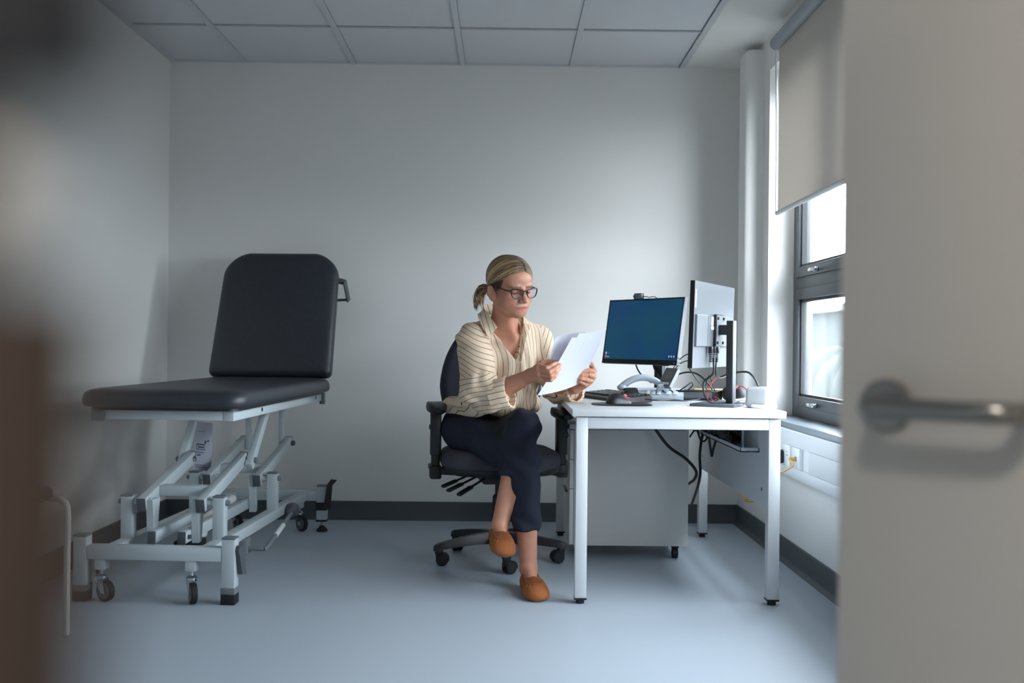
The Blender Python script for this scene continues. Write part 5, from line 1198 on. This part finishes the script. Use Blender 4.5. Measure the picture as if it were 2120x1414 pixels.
# ---------------------------------------------------------------- suede moccasins
M['suede'] = mat('tan_suede', (158, 92, 48), .9, noise=.22, nscale=120, bump=.35, bscale=600); M['suede2'] = mat('tan_suede_vamp', (144, 80, 40), .92, noise=.2, nscale=120, bump=.3, bscale=600)
M['sole'] = mat('worn_rubber_sole', (128, 108, 96), .8, noise=.15, nscale=80)
for S, nm in ((SR, 0), (SL, 1)):
    R3 = np.array([S[1], S[2], S[3]], np.float32).T; e_ = lambda c, r, k=.02, op='u': el(SP(S, *c), r, R3, k, op)
    sh = [e_((0, -.075, .034), (.037, .050, .044)), e_((0, -.01, .030), (.041, .085, .040), .03), e_((0, .055, .024), (.047, .062, .037), .03), e_((0, .08, .018), (.043, .044, .026), .02),
          plane(SP(S, 0, 0, .006), -S[3], .004), e_((0, -.060, .088), (.030, .062, .048), .006, 's'), e_((0, -.035, .075), (.026, .04, .03), .006, 's')]
    top = lambda x, y: next((z for z in np.arange(.09, .0, -.001) if ev(sh, np.array([SP(S, x, y, z)], np.float32))[0] < 0), .01)
    def pleat(P, S=S, R3=R3):
        c = (P - np.array(S[0], np.float32)) @ R3; a = np.arctan2(c[:, 0], c[:, 1] - .035); rr_ = np.hypot(c[:, 0], c[:, 1] - .035)
        return .0022 * np.sin(a * 17) * np.exp(-((rr_ - .042) / .012) ** 2) * (c[:, 1] > .02) * (c[:, 2] > .012)
    pos, F = nets(sh, .0024, disp=pleat, smooth=1); pos, F = biggest(pos, F)
    so_ = npmesh('moccasin', pos, F, 'suede', PS); so_['label'] = 'tan suede moccasin ' + ('hanging from the crossed leg' if nm else 'on the floor')
    ap = [(-.030, -.005), (-.033, .03), (-.028, .062), (-.014, .078), (0, .082), (.014, .078), (.028, .062), (.033, .03), (.030, -.005)]
    obj('seam', B().tube([SP(S, x, y, top(x, y) + .0005) for x, y in ap], .0032, 8, 4), 'suede', so_)
    ring = [(-.031, -.02), (-.031, -.06), (-.024, -.10), (0, -.122), (.024, -.10), (.031, -.06), (.031, -.02), (.024, -.0), (0, .006), (-.024, 0)]
    rp = [SP(S, x * 1.02, y, max(top(x * 1.12, y * 1.0), .045)) for x, y in ring]
    obj('collar_trim', B().tube(rp, .0036, 8, 4, True), 'suede2', so_)
    vs = []; f = []; nx, ny = 9, 8     # vamp flap over the instep
    for j in range(ny):
        for i in range(nx):
            y = .008 + .066 * j / (ny - 1); hw_ = .029 * (1 - max(0, (y - .05) / .05) ** 2); x = hw_ * (2 * i / (nx - 1) - 1); vs.append(SP(S, x, y, top(x, y) + .0022))
    f = [(j * nx + i, j * nx + i + 1, (j + 1) * nx + i + 1, (j + 1) * nx + i) for j in range(ny - 1) for i in range(nx - 1)]
    obj('vamp', B().add(vs, f), 'suede2', so_, smooth=80)
    out = [(.047 * k * 0 + x, y) for x, y, k in [(math.copysign(abs(math.cos(a)) ** .8, math.cos(a)) * (.036 + .010 * (math.sin(a) + 1) / 2), -.003 + .121 * math.sin(a), 0) for a in np.linspace(0, 2 * PI, 37)[:-1]]]
    ms = Matrix(((S[1].x, S[2].x, S[3].x, S[0].x), (S[1].y, S[2].y, S[3].y, S[0].y), (S[1].z, S[2].z, S[3].z, S[0].z), (0, 0, 0, 1)))
    obj('sole', B().cushion(out, [(.003, .0005), (0, .003), (0, .009), (.003, .012)], ms), 'sole', so_)
    tb = [(x, y) for x, y in out if y > .07]
    obj('toe_bumper', B().prism([(-.022, .085), (.022, .085), (.014, .115), (-.014, .115)], .008, .022, ms), 'sole', so_)
# ---------------------------------------------------------------- hair
EC, ER = np.array((0, -.014, .036)), np.array((.0775, .0985, .0825))
cap = [hel((0, -.014, .036), (.0765, .0975, .0815), .02), hel((0, -.07, -.01), (.055, .05, .06), .03),
       hel((0, .100, -.010), (.064, .072, .074), .008, 's'), hel((-.066, .045, -.02), (.03, .045, .045), .006, 's'), hel((.07, .05, -.03), (.03, .045, .045), .006, 's'),
       hel((0, -.01, -.10), (.10, .075, .095), .01, 's'), hel((-.08, -.004, -.03), (.03, .022, .042), .006, 's'), hel((.08, -.004, -.03), (.03, .022, .042), .006, 's')]
pos, F = nets(cap, .003, smooth=1); pos, F = biggest(pos, F)
HV, HF, HC = [tuple(p) for p in pos], [tuple(f) for f in F], [np.array(lin(70, 52, 38)[:3])] * len(pos)
blond, mid_, dark = np.array(lin(206, 172, 124)[:3]), np.array(lin(122, 92, 64)[:3]), np.array(lin(50, 37, 29)[:3])
def strand(ctrl, r, c0, c1, c2, project=True, sc=1.0):
    global HV, HF, HC
    b = B(); P = [V(p) for p in ctrl]; pts = cat(P, 5); m = len(pts); o = []
    for p in pts:
        a = np.array(p) - EC
        if project:
            k = np.sqrt(((a / ER) ** 2).sum()); a = a / k * sc if k < sc * 1.25 else a
        o.append(HP(*(a + EC)))
    b.tube(o, r, 5, 1, taper=lambda t: .25 + .75 * min(1, 5 * t, 5 * (1 - t) + .15)); n0 = len(HV); HV += [tuple(v) for v in b.v]; HF += [tuple(i + n0 for i in f) for f in b.f]
    for k in range(m):
        t = k / (m - 1); c = c0 + (c1 - c0) * min(1, t * 2.2) if t < .5 else c1 + (c2 - c1) * (t - .5) * 2; HC += [c] * 5
T = np.array((-.012, -.122, -.034))
frR = np.array([(.012, .077, .076), (-.026, .072, .070), (-.058, .046, .050), (-.080, .002, .022), (-.070, -.062, .0), T])
bkR = np.array([(.006, -.045, .122), (-.012, -.075, .112), (-.024, -.10, .075), (-.026, -.112, .04), (-.022, -.12, .0), T])
frL = np.array([(.014, .079, .074), (.050, .080, .060), (.073, .066, .026), (.082, .034, -.008), (.068, -.060, -.03), T])
bkL = np.array([(.008, -.045, .122), (.02, -.075, .112), (.026, -.10, .075), (.026, -.112, .04), (.02, -.12, .0), T])
for fr_, bk_ in ((frR, bkR), (frL, bkL)):
    for k in range(125):
        t = (k / 124) ** 1.0; c = fr_ * (1 - t) + bk_ * t; j = rng.normal(0, .0022, c.shape); j[0] *= .6; j[-1] *= .8
        # follow the side of the head: middle strands bow outwards
        g_ = .5 + .5 * math.sin(k * .9 + 2 * math.sin(k * .37)) ; g_ = min(1, max(0, g_ * 1.3 - .15 + rng.normal(0, .12))); mixc = blond * g_ + dark * .5 * (1 - g_) + mid_ * .5 * (1 - g_)
        strand(c + j, rng.uniform(.0028, .0045), dark * .75 + mid_ * .25, mixc, mixc * .85 + dark * .15, True, 1.03 + .035 * math.sin(PI * t) + rng.uniform(-.012, .014))
for s in (-1, 1):
    for k in range(26):   # nape and behind the ears
        t = k / 25; c = np.array([(s * (.066 - .05 * t), -.034 - .045 * t, -.050 - .028 * t), (s * (.06 - .045 * t), -.07 - .03 * t, -.045 - .012 * t), T + (s * .006, .004, -.004)])
        strand(c + rng.normal(0, .002, c.shape), .0034, dark, dark * .7 + mid_ * .3, mid_, False)
    for k in range(8):
        u_k = k / 7; c = np.array([(s * (.062 + .008 * u_k), .036 - .022 * u_k, .036 - .012 * u_k), (s * .070, .026 - .02 * u_k, .012), (s * .0725, .016 - .014 * u_k, -.008 - .006 * u_k)]); strand(c + rng.normal(0, .0012, c.shape), .0036, dark, dark, dark * .7 + mid_ * .3, False)
for k in range(130):       # pony tail
    a = rng.uniform(0, 2 * PI); q_ = rng.random() ** .5; sp = np.array((math.cos(a), 0, math.sin(a))) * .013 * q_; L_ = rng.uniform(.6, 1.1); f_ = rng.uniform(-1, 1)
    c = np.array([T + sp * .6, T + (-.004, -.022, .002) + sp, T + (-.012 + .006 * f_, -.048, -.014 - .010 * f_) + sp * 1.4, T + (-.016 + .014 * f_, -.062 - .008 * f_, -.040 * L_ - .012) + sp * 1.6, T + (-.018 + .020 * f_, -.060 - .022 * f_ * L_, -.085 * L_) + sp * 1.9])
    g_ = rng.random(); mixc = blond * g_ + mid_ * (1 - g_) if rng.random() < .78 else dark * .6 + mid_ * .4
    strand(c, rng.uniform(.0010, .0020), dark * .5 + mid_ * .5, mixc, mixc, False)
M['hair'] = attr_mat('hair', 'col', .36)
hb2 = B().add(HV, HF); ho = obj('hair', hb2, 'hair', PS, smooth=80)
ca_ = ho.data.color_attributes.new('col', 'FLOAT_COLOR', 'POINT'); c4 = np.ones((len(HV), 4), np.float32); c4[:, :3] = np.array(HC); ca_.data.foreach_set('color', c4.ravel())
obj('hair_tie', B().tube([HP(*(T + np.array((.013 * math.cos(a), -.004, .013 * math.sin(a))))) for a in np.linspace(0, 2 * PI, 13)[:-1]], .0035, 6, 2, True), 'rub', PS)
rg_c = LH[1][1].lerp(LH[1][2], .12); rg_a = (LH[1][2] - LH[1][1]).normalized(); rg_x = rg_a.orthogonal().normalized(); rg_y = rg_a.cross(rg_x)
obj('ring', B().tube([rg_c + rg_x * (.0099 * math.cos(a)) + rg_y * (.0099 * math.sin(a)) for a in np.linspace(0, 2 * PI, 17)[:-1]], .0015, 6, 2, True), mat('gold_ring', (212, 176, 110), .2, 1.0), PS)
# ---------------------------------------------------------------- spectacles
GL = thing('spectacles', 'dark tortoiseshell cat-eye spectacles on the woman\'s nose', 'glasses', tuple(HP(0, .1, -.008)))
M['tort'] = mat('tortoiseshell', (36, 26, 28), .25, noise=.7, nscale=160)
shape = [(.026, .012), (.020, .0165), (.008, .0165), (-.010, .0145), (-.021, .012), (-.0245, .002), (-.021, -.011), (-.010, -.0195), (.004, -.021), (.016, -.017), (.0235, -.006)]
for s in (-1, 1):
    gp = lambda x, z: HP(s * (.0335 + x), .1035 - .28 * max(0, .0335 + x - .02) ** 1.35 * 2.0, -.006 + z)
    ring_ = [gp(x, z) for x, z in shape]
    obj('rim', B().tube(ring_, .0026, 8, 4, True), 'tort', GL)
    pts = cat(ring_, 3, True); cen_ = sum(pts, V()) / len(pts); b = B(); b.add([cen_] + pts, [(0, i + 1, (i + 1) % len(pts) + 1) for i in range(len(pts))]); obj('lens', b, 'lens', GL, smooth=0)
    obj('temple', B().tube([gp(.026, .010), HP(s * .0715, .075, .004), HP(s * .0755, .03, .006), HP(s * .0775, -.008, .008), HP(s * .079, -.03, -.006)], .0026, 8, 4), 'tort', GL)
obj('bridge', B().tube([HP(-.011, .103, -.001), HP(-.005, .1055, .003), HP(.005, .1055, .003), HP(.011, .103, -.001)], .0022, 8, 4), 'tort', GL)
# ---------------------------------------------------------------- papers in her hands
def paper(label, c, prints=(), bend=.01, lift=.0):
    b, at = quad_sheet(*[W(*p) for p in c], th=.0005, n=10, bend=bend); o = obj('paper_sheet', b, 'paper', smooth=60); tag(o, label, 'paper', 'papers in the hands of the woman')
    n = (W(*c[1]) - W(*c[0])).cross(W(*c[3]) - W(*c[0])).normalized(); sg = 1 if n.y < 0 else -1
    for k, r in enumerate(prints):
        pb = B(); print_rect(pb, at, *r, (.0004 if sg > 0 else -.0009)); obj('printed_line', pb, M['faint'], o, smooth=0)
    return o
M['faint'] = mat('faint_print', (196, 200, 214), .8)
paper('front sheet of the papers, with faint printed lines and a stepped top corner', ((1113, 819, 3.965), (1192, 797, 4.085), (1245, 692, 4.035), (1184, 699, 3.94)), ((.10, .103, .62, .9), (.45, .455, .55, .95), (.2, .205, .30, .38), (.05, .09, .06, .075)), .008)
paper('second sheet behind the front sheet, reaching furthest to the right', ((1120, 818, 3.972), (1200, 794, 4.095), (1256, 680, 4.055), (1199, 690, 3.955)), (), .010)
paper('rear sheet of the papers, folded away to the left', ((1128, 805, 3.985), (1180, 800, 4.09), (1212, 687, 4.045), (1150, 699, 3.99)), (), -.012)
